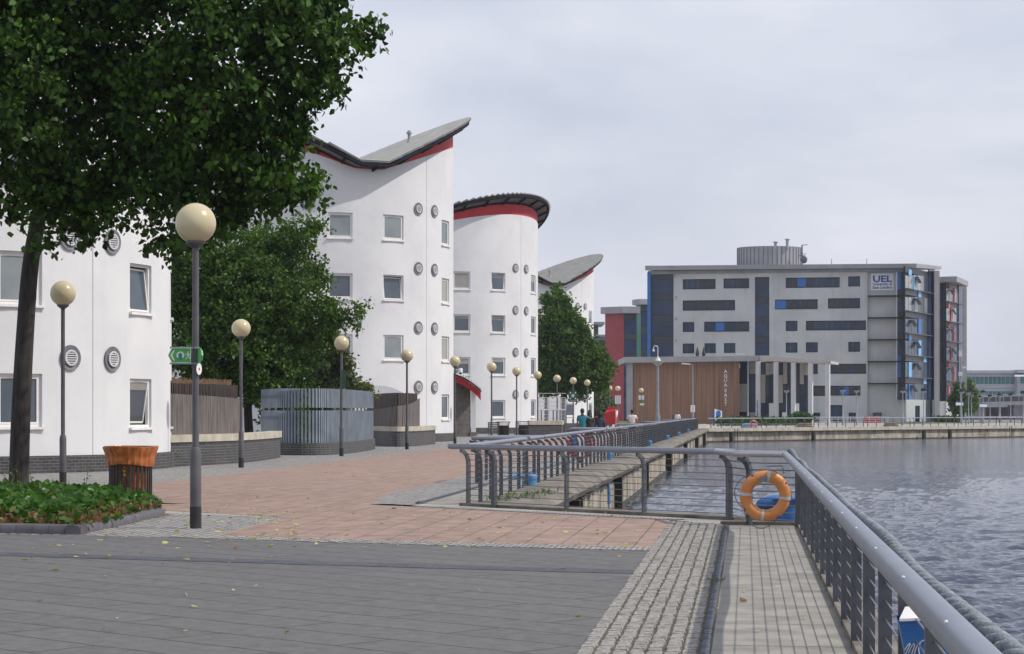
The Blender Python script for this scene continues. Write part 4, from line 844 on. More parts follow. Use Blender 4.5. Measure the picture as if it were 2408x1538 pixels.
# ================================================================ garden walls and fences between the first two drums
def pts_px(l, z=0): return [G(px, py, z) for px, py in l]
sp2 = lambda l: [(p.x,p.y) for p in smoothpts([Vector(p) for p in l], 6)]
wa = sp2([(-11.5,60.5)]+pts_px([(402,1098),(455,1095.5),(520,1092),(590,1086.5),(646,1078.5)])+[(-8.3,76.5)])
def lowwall(label, pts, ztop=.72, cop=.22, th=.35):
    t_ = thing('garden_wall', label, 'wall', (pts[0][0],pts[0][1],0)); mb = MB(); mb.ribbon(pts, 0, ztop, th); mb.build('brickwork', M['pbrick'], t_)
    if cop:
        off = []
        for i, p in enumerate(pts): a = Vector(pts[max(i-1,0)]); b = Vector(pts[min(i+1,len(pts)-1)]); e = (b-a).normalized(); q = Vector(p)-Vector((-e.y,e.x))*.05; off.append((q.x,q.y))
        mb = MB(); mb.ribbon(off, ztop, ztop+cop, th+.1); mb.build('coping', M['coping'], t_)
    return t_
lowwall('low curved brick wall with pale coping below the left timber fence', wa)
wb = sp2([(-9.9,83.5)]+pts_px([(648,1070),(720,1071),(783,1069.5),(840,1064)])+[G(881,1056.6), (-6.3,95.5)])
lowwall('low curved brick wall with white stains carrying the blue grey slatted fence', wb, .46, 0)
wc = sp2([(-7.4,105.5)]+pts_px([(884,1047.5),(915,1050.5),(954,1050.5),(990,1048)])+[G(1012,1045.3), (-3.9,108.5)])
lowwall('low curved brick wall with pale coping in front of the second drum', wc)
wd = [G(1268,1031.5), G(1322,1031.5), (3.1,132)]; lowwall('short brick wall with pale coping at the right edge of the third drum', [Vector(p) for p in [(1.15,142.5),(2.1,142.8),(3.35,143.2),(3.5,146)]], .78, .28)
lowwall('dark brick retaining wall below the blue railing near the mesh screen', [Vector(p) for p in [(3.7,150),(5.2,151),(5.6,156)]], .85, 0)
def offs(pts, d):
    o = []
    for i, p in enumerate(pts): a = Vector(pts[max(i-1,0)]); b = Vector(pts[min(i+1,len(pts)-1)]); e = (b-a).normalized(); q = Vector(p)+Vector((-e.y,e.x))*d; o.append((q.x,q.y))
    return o
def slats(pts, z0, z1, w_, gap, th, rg, jit=.0):
    mb = MB(); P_ = [Vector(p) for p in pts]; acc = [0]
    for a, b in zip(P_, P_[1:]): acc.append(acc[-1]+(b-a).length)
    s = w_/2; i = 0
    while s < acc[-1]:
        while acc[i+1] < s: i += 1
        t_ = (s-acc[i])/(acc[i+1]-acc[i]); p = P_[i].lerp(P_[i+1], t_); e = (P_[i+1]-P_[i]).normalized(); u = s/acc[-1]
        a = z0(u) if callable(z0) else z0; b = (z1(u) if callable(z1) else z1)+rg.uniform(-jit,jit)
        mb.obox((p.x,p.y,(a+b)/2), (e.x,e.y,0), (-e.y,e.x,0), (0,0,1), w_/2, th, (b-a)/2); s += w_+gap
    return mb
rg = random.Random(11)
t_ = thing('timber_fence', 'weathered curved timber fence on the left wall beside the first drum', 'fence', (wa[0][0],wa[0][1],.94)); pa = offs(wa[:int(len(wa)*.66)], .16); pa2 = offs(wa[:int(len(wa)*.66)], .3)
slats(pa, .94, lambda u: 2.22-.18*u, .135, .01, .012, rg).build('front_boards', M['timber'], t_); slats(pa2, .94, lambda u: 2.47, .05, .055, .03, rg, .01).build('rear_slats', M['timberd'], t_)
mb = MB(); mb.ribbon(offs(pa2,.06), 1.1, 1.2, .05); mb.ribbon(offs(pa2,.06), 2.1, 2.2, .05); mb.build('rail', M['timberd'], t_)
t_ = thing('reed_screen', 'dry brown reed screen sticking up behind the left timber fence', 'screen', (wa[0][0],wa[0][1],.94)); p3 = offs(wa[:int(len(wa)*.66)], .5); slats(p3, .9, 2.62, .035, .004, .01, rg, .05).build('reeds', M['soil'], t_)
t_ = thing('slatted_metal_fence', 'tall curved blue grey metal slatted fence with a dark gap line', 'fence', (wb[0][0],wb[0][1],.46)); pb = offs(wb, .12)
slats(pb, .44, 1.68, .075, .06, .045, rg).build('lower_slats', M['slat'], t_); slats(pb, 1.78, 2.5, .075, .06, .045, rg).build('upper_slats', M['slat'], t_)
mb = MB(); mb.ribbon(offs(pb,.05), .6, .68, .04); mb.ribbon(offs(pb,.05), 1.5, 1.58, .04); mb.ribbon(offs(pb,.05), 2.3, 2.38, .04); mb.build('rail', M['slat'], t_)
mb = slats(offs(pb,.06), .46, 2.45, .06, 1.3, .03, rg); mb.build('post', M['slat'], t_)
t_ = thing('timber_fence', 'small weathered timber fence with a swooping top left of the second drum edge', 'fence', (wc[0][0],wc[0][1],.94)); pc = offs(wc[:int(len(wc)*.72)], .16)
slats(pc, .94, lambda u: 1.75+.1*u+.45*u**3, .12, .012, .012, rg).build('front_boards', M['timber'], t_); slats(offs(pc,.14), .94, 2.52, .06, .05, .03, rg, .008).build('rear_slats', M['timberd'], t_)
# pale domed canopy seen above the fences
mb = MB(); pr = arc((0,-1.6), 2.6, 52, 128, 10)[::-1]; vs = []
for x, z in pr: vs += [(-6.95+x,111,z+2.0),(-6.95+x,112,z+2.0)]
mb.add(vs, [(2*i,2*i+2,2*i+3,2*i+1) for i in range(10)]+[tuple(2*i for i in range(11))])
t_ = thing('canopy', 'low white domed canopy peeping over the slatted fence', 'canopy', (-6.8,110,0)); mb.build('cover', M['white'], t_); mb = MB()
for sx in (-1.5,1.5): mb.tube([(-6.95+sx,111.5,0),(-6.95+sx,111.5,2.5)], .04)
mb.build('leg', M['steeld'], t_)
# white mesh screen, blue railing, by the fourth drum
t_ = thing('mesh_screen', 'tall white mesh screen in front of the farthest drum', 'screen', (2.2,170,0)); y = 172; X = lambda px: (px-CX)*y/F
mb = MB()
for k in range(9): z = .4+k*.34; mb.box(X(1264),X(1331),y,y+.03,z,z+.045)
mb.build('bar', M['vgrille'], t_)
for px in (1266,1290,1311,1319,1330): mb = MB(); mb.box(X(px)-.06,X(px)+.06,y-.04,y+.06,0,2.75); mb.build('post', M['vgrille'], t_)
mb = MB()
for k in range(46): xx = X(1266)+(X(1330)-X(1266))*k/45; mb.box(xx-.008,xx+.008,y+.01,y+.02,.4,3.1-.35)
mb.build('wires', M['vgrille'], t_)
t_ = thing('blue_railing', 'white railing with blue posts in front of the mesh screen', 'railing', (3.2,155,0)); y = 155; mb = MB(); mb.box(X(1264),X(1331.5),y,y+.06,1.78,1.86); 
for z in (.95,1.2,1.45): mb.box(X(1264),X(1331.5),y,y+.03,z,z+.03)
mb.build('handrail', M['white'], t_)
for px in (1273,1287,1301,1309,1317,1324,1331): mb = MB(); mb.box(X(px)-.05,X(px)+.05,y-.01,y+.07,0.6,1.78); mb.build('post', M['slat'], t_)

# ================================================================ lifebuoys, bollards and quay things
def lifebuoy(label, c, Rr, rr, tilt, mcol='orange', rz=0, rot0=-8, grp=None):
    t_ = thing('lifebuoy', label, 'lifebuoy', (0,0,0), grp); n, q = 64, 18; mb = MB(); ex, ez = Vector((1,0,0)), Vector((0,0,1)); vs = []
    for i in range(n):
        a = 2*math.pi*i/n; dent = 1-.22*max(0, math.cos(4*(a-R(40+rot0)))**40)
        for k in range(q):
            b = 2*math.pi*k/q; r_ = Rr+rr*math.cos(b)*(dent if math.cos(b) > 0 else 1); vs.append((r_*math.cos(a), rr*.72*math.sin(b), r_*math.sin(a)))
    mb.add(vs, [(i*q+k, ((i+1)%n)*q+k, ((i+1)%n)*q+(k+1)%q, i*q+(k+1)%q) for i in range(n) for k in range(q)]); mb.build('ring', M[mcol], t_, smooth=True)
    for s4 in range(4):
        a0 = R(90*s4+rot0+(0 if s4 % 2 else 2)); mb = MB(); vs = []; m_ = 5
        for i in range(m_):
            a = a0+(i-2)*.037
            for k in range(q): b = 2*math.pi*k/q; r_ = Rr+(rr+.003)*math.cos(b); vs.append((r_*math.cos(a), (rr*.72+.003)*math.sin(b), r_*math.sin(a)))
        mb.add(vs, [(i*q+k, (i+1)*q+k, (i+1)*q+(k+1)%q, i*q+(k+1)%q) for i in range(m_-1) for k in range(q)]); mb.build('tape', M['tape'], t_, smooth=True)
    mb = MB()
    for s4 in range(4):
        a0 = R(40+rot0+90*s4); a1 = a0+R(90); pts = []
        for i in range(9): u = i/8; a = a0+(a1-a0)*u; sag = (-.005+.085*math.sin(math.pi*u)*(1.0 if s4 in (1,2) else .25)); pts.append(((Rr+rr*.9+sag)*math.cos(a), .01, (Rr+rr*.9+sag)*math.sin(a)-(.03*math.sin(math.pi*u) if s4 == 2 else 0)))
        mb.tube(smoothpts([Vector(p) for p in pts], 3), .006, 6)
        mb.ball((( Rr+rr*.78)*math.cos(a0), -rr*.3, (Rr+rr*.78)*math.sin(a0)), .018, 6)
    mb.build('grab_line', M['lpost'], t_, smooth=True); t_.location = c; t_.rotation_euler = (R(tilt), 0, R(rz)); return t_
x, y = (1799.5-CX)*29.2/F, 29.2
lb_ = lifebuoy('large faded orange lifebuoy with grey tape leaning on the corner railing', (x, y, EYE-(1166-HY)*y/F), .27, .08, 5)
mb = MB(); mb.box(-.075,.0,-.09,-.066,.2,.28); mb.build('buckle', M['slat'], lb_)
mb = MB(); xx = x+.28; mb.tube(smoothpts([Vector((x+.04,y+.12,.86)),Vector((x+.16,y+.1,.865)),Vector((x+.24,y+.06,.86)),Vector((x+.26,y+.03,.76))],5), .008, 6); tag(mb.build('lifebuoy_hook', M['rpost']), 'bent metal hook holding the large orange lifebuoy', 'hook')
# blue bollards
def bollard(label, x, y, rz=0, sc=1, m='bollard', grp='blue mooring bollards on the left quay'):
    t_ = thing('mooring_bollard', label, 'bollard', (0,0,0), grp); mb = MB(); mb.lathe([(.17,0),(.17,.02),(.145,.05),(.14,.32),(.16,.4),(.14,.46),(.08,.485),(.01,.49)], 24); mb.build('body', M[m], t_, smooth=True)
    mb = MB(); mb.tube(smoothpts([Vector((0,0,.38)),Vector((-.14,0,.4)),Vector((-.3,0,.36)),Vector((-.42,0,.3))],4), [.085]*4+[.08]*4+[.075]*4+[.05], 14); mb.build('horn', M[m], t_, smooth=True); return move(t_, (x,y,0), rz, sc)
x, y = 4.0-.1, 30.75
t_ = thing('mooring_bollard', 'large blue mooring bollard with a rounded head behind the orange lifebuoy', 'bollard', (0,0,0)); mb = MB(); mb.lathe([(.31,0),(.3,.12),(.28,.2),(.27,.3),(.29,.36),(.24,.395),(.12,.41),(.01,.412)], 32); mb.build('body', M['blue'], t_, smooth=True)
mb = MB(); mb.tube(smoothpts([Vector((0,0,.3)),Vector((-.22,0,.3)),Vector((-.4,0,.27)),Vector((-.46,0,.22))],4), [.125]*5+[.12,.115,.11,.1,.09,.08,.06,.03], 18); mb.build('horn', M['blue'], t_, smooth=True); move(t_, (4.0,30.6,.02), 0, (1,1,.95))
bl = [(1262-6,1147,'nearest light blue bollard with a fat horn behind the first posts'),(1441,1084,'blue bollard behind the red and white lifebuoy housing'),(1520,1051,'blue bollard by the fourth railing stretch'),(1573,1036,'blue bollard further along by the fifth railing stretch'),(1603.5,1026.5,'blue bollard by the sixth railing stretch'),(1630,1018.6,'blue bollard nearest to the basin corner')]
for i, (px, by, lb) in enumerate(bl):
    if i < 2: x, y = G(px, by); x += -.1
    else: yy = 1.6*F/(by-HY); x, y = D(-4.45, yy)
    bollard(lb, x, y, 0 if i == 0 else R(-96), (1.1,1.1,.62) if i == 0 else (.62,.62,.62))
# red and white lifebuoy housing on the left quay railing
x, y = D(-5.2, 67.0); t_ = thing('lifebuoy_housing', 'red lifebuoy housing with a white and blue notice seen through the left railing', 'lifebuoy housing', (x,y,0)); mb = MB()
mb.lathe([(.38,-.09),(.42,0),(.38,.09)], 30); mb.v = [(x+v[0], y+v[2], .55+v[1]) for v in mb.v]; mb.build('case', M['bankred'], t_, smooth=True); mb = MB(); mb.box(x-.1,x+.12,y-.16,y-.12,.2,.92); mb.build('notice', M['white'], t_); mb = MB(); mb.box(x-.27,x-.13,y-.15,y-.12,.45,.95); mb.build('blue_stripe', M['ublue'], t_); mb = MB(); mb.box(x-.04,x+.04,y-.02,y+.03,0,.3); mb.build('post', M['rpost'], t_)
# mooring pipes hanging on the wall
for px, py, lb in ((1390-4,1085,'pale blue pipe hanging over the quay wall farther along'),(1195+0,1215-18,'pale blue pipe hanging over the quay wall near the corner railing')):
    yy = 57 if px > 1300 else 40.6; x, y = D(-3.68, yy); mb = MB(); mb.tube(smoothpts([Vector((x-.2,y,-.25)),Vector((x-.03,y,-.24)),Vector((x+.02,y,-.4)),Vector((x+.03,y,-.85))],5), .045, 8); tag(mb.build('hanging_pipe', M['bollard'], smooth=True), lb, 'pipe')
# far lifebuoy, capstans on the far quay
x, y = fq(24.3, 1.0); o = lifebuoy('small red lifebuoy on the far quay railing by the hedge', ((1768.5-CX)*y/F, y-1.2, EYE-(997-HY)*(y-1.2)/F), .33, .1, 0, 'redp')
for px, by, lb in ((1762,1004,'pale low capstan box on the far quay under the red lifebuoy'),(1892,1003,'rusty mooring ring on the far quay below the entrance'),(2155-60,1001,'rusty mooring ring on the far quay before the door block')):
    yy = 1.6*F/(by+1.5-HY); x = (px-CX)*yy/F; mb = MB(); mb.lathe([(.9,0),(.95,.1),(.75,.2),(.8,.36),(.5,.46),(.01,.48)], 16, (x,yy,0)); tag(mb.build('capstan', M['soil'] if 'rusty' in lb else M['bollard'], smooth=True), lb, 'capstan')
# blue box with script lettering on the near railing
t_ = thing('blue_box', 'blue plastic box with white lid and white script, hung low on the near railing', 'box', (0,0,0)); yb = 9.4
def q(px, py, yy): return Vector(P(px, py, yy))
A = [q(2114,1463,yb), q(2262,1458,yb), q(2290,1620,yb), q(2150,1640,yb)]; dz = Vector((.045,.32,0))
mb = MB(); vs = A+[a+dz for a in A]; mb.add(vs, [(0,1,2,3),(4,7,6,5),(1,5,6,2),(0,3,7,4),(3,2,6,7)]); mb.build('body', M['blue'], t_)
lid0, lid1 = A[0]+Vector((0,-.01,.004)), A[1]+Vector((0.01,-.01,.004)); mb = MB(); bk0, bk1 = A[0]+Vector((.105,.42,.018)), A[1]+Vector((.03,.42,.018)); up = Vector((0,0,.012)); mb.add([lid0,lid1,bk1,bk0,lid0+up,lid1+up,bk1+up,bk0+up], [(0,3,2,1),(4,5,6,7),(0,1,5,4),(1,2,6,5),(2,3,7,6),(3,0,4,7)]); mb.build('lid', M['white'], t_)
scr = [[(2128,1528),(2134,1518),(2140,1514),(2136,1524),(2130,1538)],[(2136,1536),(2144,1520),(2151,1513),(2148,1526),(2143,1540)],[(2150,1538),(2156,1520),(2168,1508),(2178,1503),(2184,1490),(2195,1478),(2206,1472)],[(2176,1505),(2180,1520),(2186,1540)],[(2164,1512),(2160,1526),(2162,1540)]]
mb = MB()
for s_ in scr: mb.tube([tuple(v) for v in smoothpts([q(a,b,yb-.006) for a,b in s_], 4)], .0028, 5)
mb.build('script', M['vgrille'], t_)
# red clothes bank
x, y = G(1438,999.5); y = 165; x = (1438-CX)*y/F; s_ = y/F; t_ = thing('clothing_bank', 'bright red metal clothing bank with white flower marks beyond the walkers', 'container', (x,y,0)); X = lambda px: (px-CX)*s_; Z = lambda py: EYE+(HY-py)*s_
mb = MB(); x0, x1, x2 = X(1420.5), X(1446), X(1453.5); z0, z1, z2, z3 = Z(998), Z(971), Z(965.5), Z(962.5)
mb.add([(x0,y,z0),(x1,y-.5,z0),(x2,y+.9,z0),(x0+.3,y+1.5,z0),(x0,y,z1),(x1,y-.5,z2+.0),(x2,y+.9,z2),(x0+.3,y+1.5,z1),(X(1430),y+.35,z3),(X(1448),y+.2,z3)], [(0,1,5,4),(1,2,6,5),(2,3,7,6),(3,0,4,7),(4,5,9,8),(5,6,9),(6,7,8,9),(7,4,8),(0,3,2,1)]); mb.build('body', M['bankred'], t_)
mb = MB(); mb.box(X(1431),X(1445),y+.3,y+.8,z3-.05,Z(956)); mb.build('chute', M['bankred'], t_)
mb = MB(); a_, b_ = Vector((x1,y-.51,0)), Vector((x2,y+.89,0)); e = (b_-a_).normalized(); nn = Vector((e.y,-e.x,0))
for u, z in ((.25,.95),(.35,1.05),(.3,.75),(.8,1.0),(.85,1.1),(.65,.85),(.3,-.1),(.45,-.15)):
    p = a_+(b_-a_)*u+Vector((0,0,z+.55))+nn*.02
    for k in range(5): an = 2*math.pi*k/5; mb.ball(tuple(p+e*.055*math.cos(an)+Vector((0,0,.08*math.sin(an)))), .05, 4)
for k in range(3): p = a_+(b_-a_)*.6+Vector((0,0,.62-k*.13+.1))+nn*.02; mb.obox(p, e, nn, (0,0,1), .3-.05*k, .01, .025)
mb.build('flower_mark', M['white'], t_)
kerb('timber_edging', G(1448,1006), (21,232), .35, .35, M['coping'], 'pale low edging wall of the grass verge beyond the walkers')
# ================================================================ far buildings
class Fac:
    """a vertical facade plane through A (x,y) along e; pixels of the photograph are measured onto it"""
    def __init__(s, pxA, YA, ex, ey):
        s.A = Vector(((pxA-CX)*YA/F, YA, 0)); s.e = Vector((ex, ey, 0)).normalized(); s.n = Vector((s.e.y, -s.e.x, 0))   # n towards the camera
    def sz(s, px, py):
        t_ = (px-CX)/F; s_ = (s.A.x-t_*s.A.y)/(t_*s.e.y-s.e.x); Y = s.A.y+s.e.y*s_; return s_, EYE-(py-HY)*Y/F
    def box(s, mb, px0, px1, py0, py1, d0, d1):      # d measured outwards (towards the camera)
        a, zt = s.sz(px0, py0); b, zb = s.sz(px1, py1) if py1 is not None else (s.sz(px1, 990)[0], 0)
        zt2 = s.sz(px1, py0)[1]; z_t = (zt+zt2)/2; zb = 0 if py1 is None else (zb+s.sz(px0, py1)[1])/2
        mb.obox(s.A+s.e*(a+b)/2+s.n*(d0+d1)/2+Vector((0,0,(z_t+zb)/2)), s.e, s.n, (0,0,1), abs(b-a)/2, abs(d1-d0)/2, abs(z_t-zb)/2)
    def p(s, px, py, d=0): a, z = s.sz(px, py); q = s.A+s.e*a+s.n*d; return Vector((q.x, q.y, z))
def wallwith(fac, px0, px1, py0, ops, depth=.35, thick=.4):
    """wall between columns px0..px1 with real openings, as a grid of boxes"""
    mb = MB(); a0, a1 = fac.sz(px0, 900)[0], fac.sz(px1, 900)[0]; zt = (fac.sz(px0,py0)[1]+fac.sz(px1,py0)[1])/2; rs = []
    for (x0, y0, x1, y1) in ops:
        u0, z1 = fac.sz(x0, y0); u1, z0 = fac.sz(x1, y1); rs.append((u0, u1, z0, z1))
    us = sorted(set([a0, a1]+[v for r_ in rs for v in r_[:2] if a0 < v < a1])); 
    for u, v in zip(us, us[1:]):
        um = (u+v)/2; cuts = sorted([(r_[2], r_[3]) for r_ in rs if r_[0] < um < r_[1]]); z = 0
        for c0, c1_ in cuts+[(zt, zt)]:
            if c0 > z+.01: mb.obox(fac.A+fac.e*um-fac.n*thick/2+Vector((0,0,(z+c0)/2)), fac.e, fac.n, (0,0,1), (v-u)/2, thick/2, (c0-z)/2)
            z = max(z, c1_)
    return mb
Z3 = lambda x, y: (1411+.325*x, 529.1+.325*y)      # measured on enlargements of the photograph
Z4 = lambda x, y: (1881.3+.344*x, 529.1+.344*y)
fm = Fac(1522, 349, 1, -.17)
t_ = thing('university_building', 'long grey white university block with a blue UEL sign and dark ribbon windows', 'building', tuple(fm.p(1522,900)*1), None); t_.location.z = 0; ORG[t_.name] = Vector(t_.location)
z3 = [(600,393,835,461),(895,388,1078,455),(600,546,976,615),(1267,540,1574,606),(600,704,681,770),(755,700,1079,768),(1345,695,1428,763),(600,859,681,925),(757,857,836,923),(898,856,978,922),(1345,852,1428,920),(1491,850,1575,918)]
wn = [Z3(a,b)+Z3(c,d) for a,b,c,d in z3]+[(1848.1,653.2,1974.5,675.4),(1895.6,754.5,2036,775.5)]+[Z4(a,b)+Z4(c,d) for a,b,c,d in [(330,352,410,417),(192,502,410,567),(331,800,410,863),(207,950,451,1014),(92,952,121,1015),(60,1100,176,1165),(207,1100,412,1163),(499,1284,557,1348),(205,1232,288,1352),(92,1284,137,1350),(333,1284,382,1352)]]
strip = (1775.3,651.3,1809.1,836)
wallwith(fm, 1583.9, 2040, 637, wn+[strip]).build('wall', M['ubody'], t_)
rg = random.Random(4)
for i, (a,b,c,d) in enumerate(wn):
    ground = b > 960
    mb = MB(); fm.box(mb, a-.2, c+.2, b-.4, b+.5, -.38, .04); fm.box(mb, a-.2, c+.2, d-.5, d+.9, -.38, .06); fm.box(mb, a-.2, a+.5, b, d, -.38, .03); fm.box(mb, c-.5, c+.2, b, d, -.38, .03); wf = mb.build('door' if ground else 'window', M['umull'], t_)
    mb = MB(); m2 = MB(); m3 = MB(); w_ = c-a; k = max(1, round(w_/13)); 
    for j in range(k):
        x0, x1 = a+w_*j/k, a+w_*(j+1)/k; r_ = rg.random(); tgt = mb if r_ < .55 or k < 3 else m2
        if tgt is m2: q3 = MB(); fm.box(q3, x0+.4, x1-.4, b, d, -.25, -.21); q3.build('panel', M['upanel'], wf)
        if tgt is mb and rg.random() < .5 and w_ > 20: q3 = MB(); fm.box(q3, x1-5.5, x1-.8, b+1.2, d-1, -.25, -.2); q3.build('casement', M['uglass2'], wf)
    fm.box(mb, a, c, b, d, -.3, -.26)
    if mb.v: mb.build('pane', M['uglass'] if not (ground and i == 21) else M['officeglass'], wf)
for (x0,x1,y0,y1) in [(1428,1490,382,447),(1267,1345,540,606),(836,898,702,766)]:
    a, b = Z3(x0,y0); c, d = Z3(x1,y1); mb = MB(); fm.box(mb, a, c, b, d, -.22, -.1); mb.build('blue_panel', M['ublue'], t_)
a, b = Z4(272,1102); c, d = Z4(332,1161); mb = MB(); fm.box(mb, a, c, b, d, -.22, -.1); mb.build('blue_panel', M['ublue'], t_)
def glazing(fac, parent, px0, px1, py0, py1, cols, floors, d=-.3, m1='uglass', m2='uglass2', spandrel='upanel', name='curtain_wall', frac=.3, split=.38, lit=()):
    mb = MB(); fac.box(mb, px0, px1, py0, py1, d-.3, d-.12); g = mb.build(name, M['umull'], parent); A = MB(); B = MB(); S = MB(); Lq = MB(); rr = random.Random(int(px0)); dy = (py1-py0)/floors
    for f_ in range(floors):
        for j in range(cols):
            x0, x1 = px0+(px1-px0)*j/cols, px0+(px1-px0)*(j+1)/cols; y0 = py0+dy*f_
            if j == 0: S = MB(); fac.box(S, px0+.3, px1-.3, y0+.3, y0+dy*frac-.3, d-.1, d); S.build('spandrel', M[spandrel], g)
            hh = dy*(1-frac); t1 = y0+dy*frac
            for k, (u, v) in enumerate(((0,split),(split,1)) if split < 1 else ((0,1),)):
                tg = 'uglassl' if f_ in lit and rr.random() < .85 else (m1 if rr.random() < .7 else m2); q3 = MB(); fac.box(q3, x0+.3, x1-.3, t1+hh*u+.2, t1+hh*v-.2, d-.1, d); q3.build('pane', M[tg], g)  # floors in lit get paler glass, the sky's reflection put into its colour
    return g
glazing(fm, t_, 1531, 1583.5, 641, 842, 2, 4, m2='uglass'); glazing(fm, t_, 1775.5, 1809, 651.5, 838, 2, 4, m2='uglass')
mb = MB(); fm.box(mb, 1531, 1583.5, 842, None, -.6, -.3); mb.build('lower_wall', M['ubody'], t_)
mb = MB(); fm.box(mb, 1522.5, 1530.5, 640, None, -6, .25); mb.build('blue_fin', M['ublue'], t_)
# recess with ledges on the right and sign
mb = MB(); fm.box(mb, 2040.3, 2109, 633, 999, -.9, -.6); fm.box(mb, 2040.3, 2131, 940, None, -.9, -.55); mb.build('recess_wall', M['ubody'], t_)
for y_ in (694.6,746,797.4,849,900.6): mb = MB(); fm.box(mb, 2041, 2133, y_, y_+2.6, -.7, .45); mb.build('ledge', M['umull'], t_)
mb = MB(); fm.box(mb, *[Z4(484,0)[0], Z4(640,0)[0]], Z4(0,330)[1], Z4(0,447)[1], -.6, -.42); sg = mb.build('sign_panel', M['whitecloth'], t_)
h = lambda px: px*349/F*.985
def utext(txt, px, py, hpx, bold, wpx):
    o = fm.p(px, py, -.40); size = h(hpx)/.72; mb = text_mb(txt, size, o, fm.e, (0,0,1), .02, bold); xs = [(Vector(v)-o).dot(fm.e) for v in mb.v]; k = h(wpx)/max(xs)
    mb.v = [tuple(o+fm.e*((Vector(v)-o).dot(fm.e)*k)+fm.n*((Vector(v)-o).dot(fm.n))+Vector((0,0,v[2]-o.z))) for v in mb.v]; return mb
utext('UEL', 2052, 662.6, 15.0, .05, 45).build('lettering', M['uelblue'], sg)
join(utext('University of', 2052, 670.6, 6.4, .012, 45), utext('East London', 2052, 678.6, 6.4, .012, 45)).build('lettering', M['uelblue'], sg)
# roof slab of the main block
def slab(name, pts, z0, z1, m, parent): mb = MB(); mb.prism(pts, z0, z1); return mb.build(name, m, parent)
pL, pR = fm.p(1519,636.5,1.2), fm.p(2155,631,1.4); zt = fm.sz(1519,626)[1]; fe2 = Vector((.42,.9,0)).normalized(); pE = Vector((*[(2214-CX)*356/F, 356], 0))
mb = MB(); ztr = EYE+(HY-619.5)*pR.y/F; vs = [(pL.x,pL.y,pL.z),(pR.x,pR.y,pR.z),(pE.x,pE.y,EYE+(HY-633.5)*356/F),(pL.x+12,pL.y+16,pL.z),(pL.x,pL.y,zt),(pR.x,pR.y,ztr),(pE.x,pE.y,EYE+(HY-629)*356/F+.2),(pL.x+12,pL.y+16,zt)]
mb.add(vs, [(0,3,2,1),(4,5,6,7),(0,1,5,4),(1,2,6,5),(2,3,7,6),(3,0,4,7)]); mb.build('roof', M['uroof'], t_)
mb = MB(); fm.box(mb, 1524, 2128, 634, 642, -.9, .12); mb.build('eaves_band', M['uroof'], t_)
mb = MB(); bk = [fm.p(1531,900,-.9), fm.p(2040,900,-.5), fm.p(2040,900,-14), fm.p(1531,900,-14)]; mb.prism([(v.x,v.y) for v in bk], .2, 24.2); mb.build('core', M['ubody'], t_)
# plant drum, flues, mast on the roof
cxd, cyd = (1809.6-CX)*356/F, 356; rd = 75.9*356/F; z0, z1 = 24.5, EYE+(HY-583)*356/F; mb = MB(); n = 44
mb.add([(cxd+rd*math.cos(2*math.pi*k/n), cyd+rd*.8*math.sin(2*math.pi*k/n), z) for z in (z0,z1) for k in range(n)], [(k,(k+1)%n,n+(k+1)%n,n+k) for k in range(n)]+[tuple(range(n,2*n))]); pd = mb.build('plant_drum', M['uroof'], t_)
mb = MB()
for k in range(n): a = 2*math.pi*k/n; mb.box(cxd+(rd+.02)*math.cos(a)-.04, cxd+(rd+.02)*math.cos(a)+.04, cyd+(rd*.8+.02)*math.sin(a)-.04, cyd+(rd*.8+.02)*math.sin(a)+.04, z0, z1-.05)
mb.build('panel_joint', M['rpost'], pd)
for px, ty in ((1827.4,566),(1855.2,559.5)): x = (px-CX)*350/F; zz = EYE+(HY-ty)*350/F; mb = MB(); mb.lathe([(.25,z1-.4),(.25,zz-.2),(.42,zz-.15),(.42,zz)], 10, (x,352,0)); mb.build('flue', M['uroof'], t_)
x = (1890-CX)*350/F; mb = MB(); mb.tube([(x,352,24.4),(x,352,EYE+(HY-574)*350/F)], .12); mb.tube([(x,352,EYE+(HY-574)*350/F),(x+.9,352,EYE+(HY-573)*350/F)], .06); mb.tube([(x-.6,352,EYE+(HY-599)*350/F),(x+.5,352,EYE+(HY-599)*350/F)], .06); mb.tube([(x-.3,352,EYE+(HY-595)*350/F),(x+.7,352,EYE+(HY-595)*350/F)], .05); mb.ball((x+.3,351.8,EYE+(HY-608.5)*350/F), .55, 8, 1, .4, 1.2); mb.build('antenna', M['rpost'], t_)
for px, ty in ((1960,606.5),(2043,606)): x = (px-CX)*350/F; mb = MB(); mb.tube([(x,352,24.4),(x,352,EYE+(HY-ty)*350/F)], .05, 5); mb.build('antenna', M['rpost'], t_)
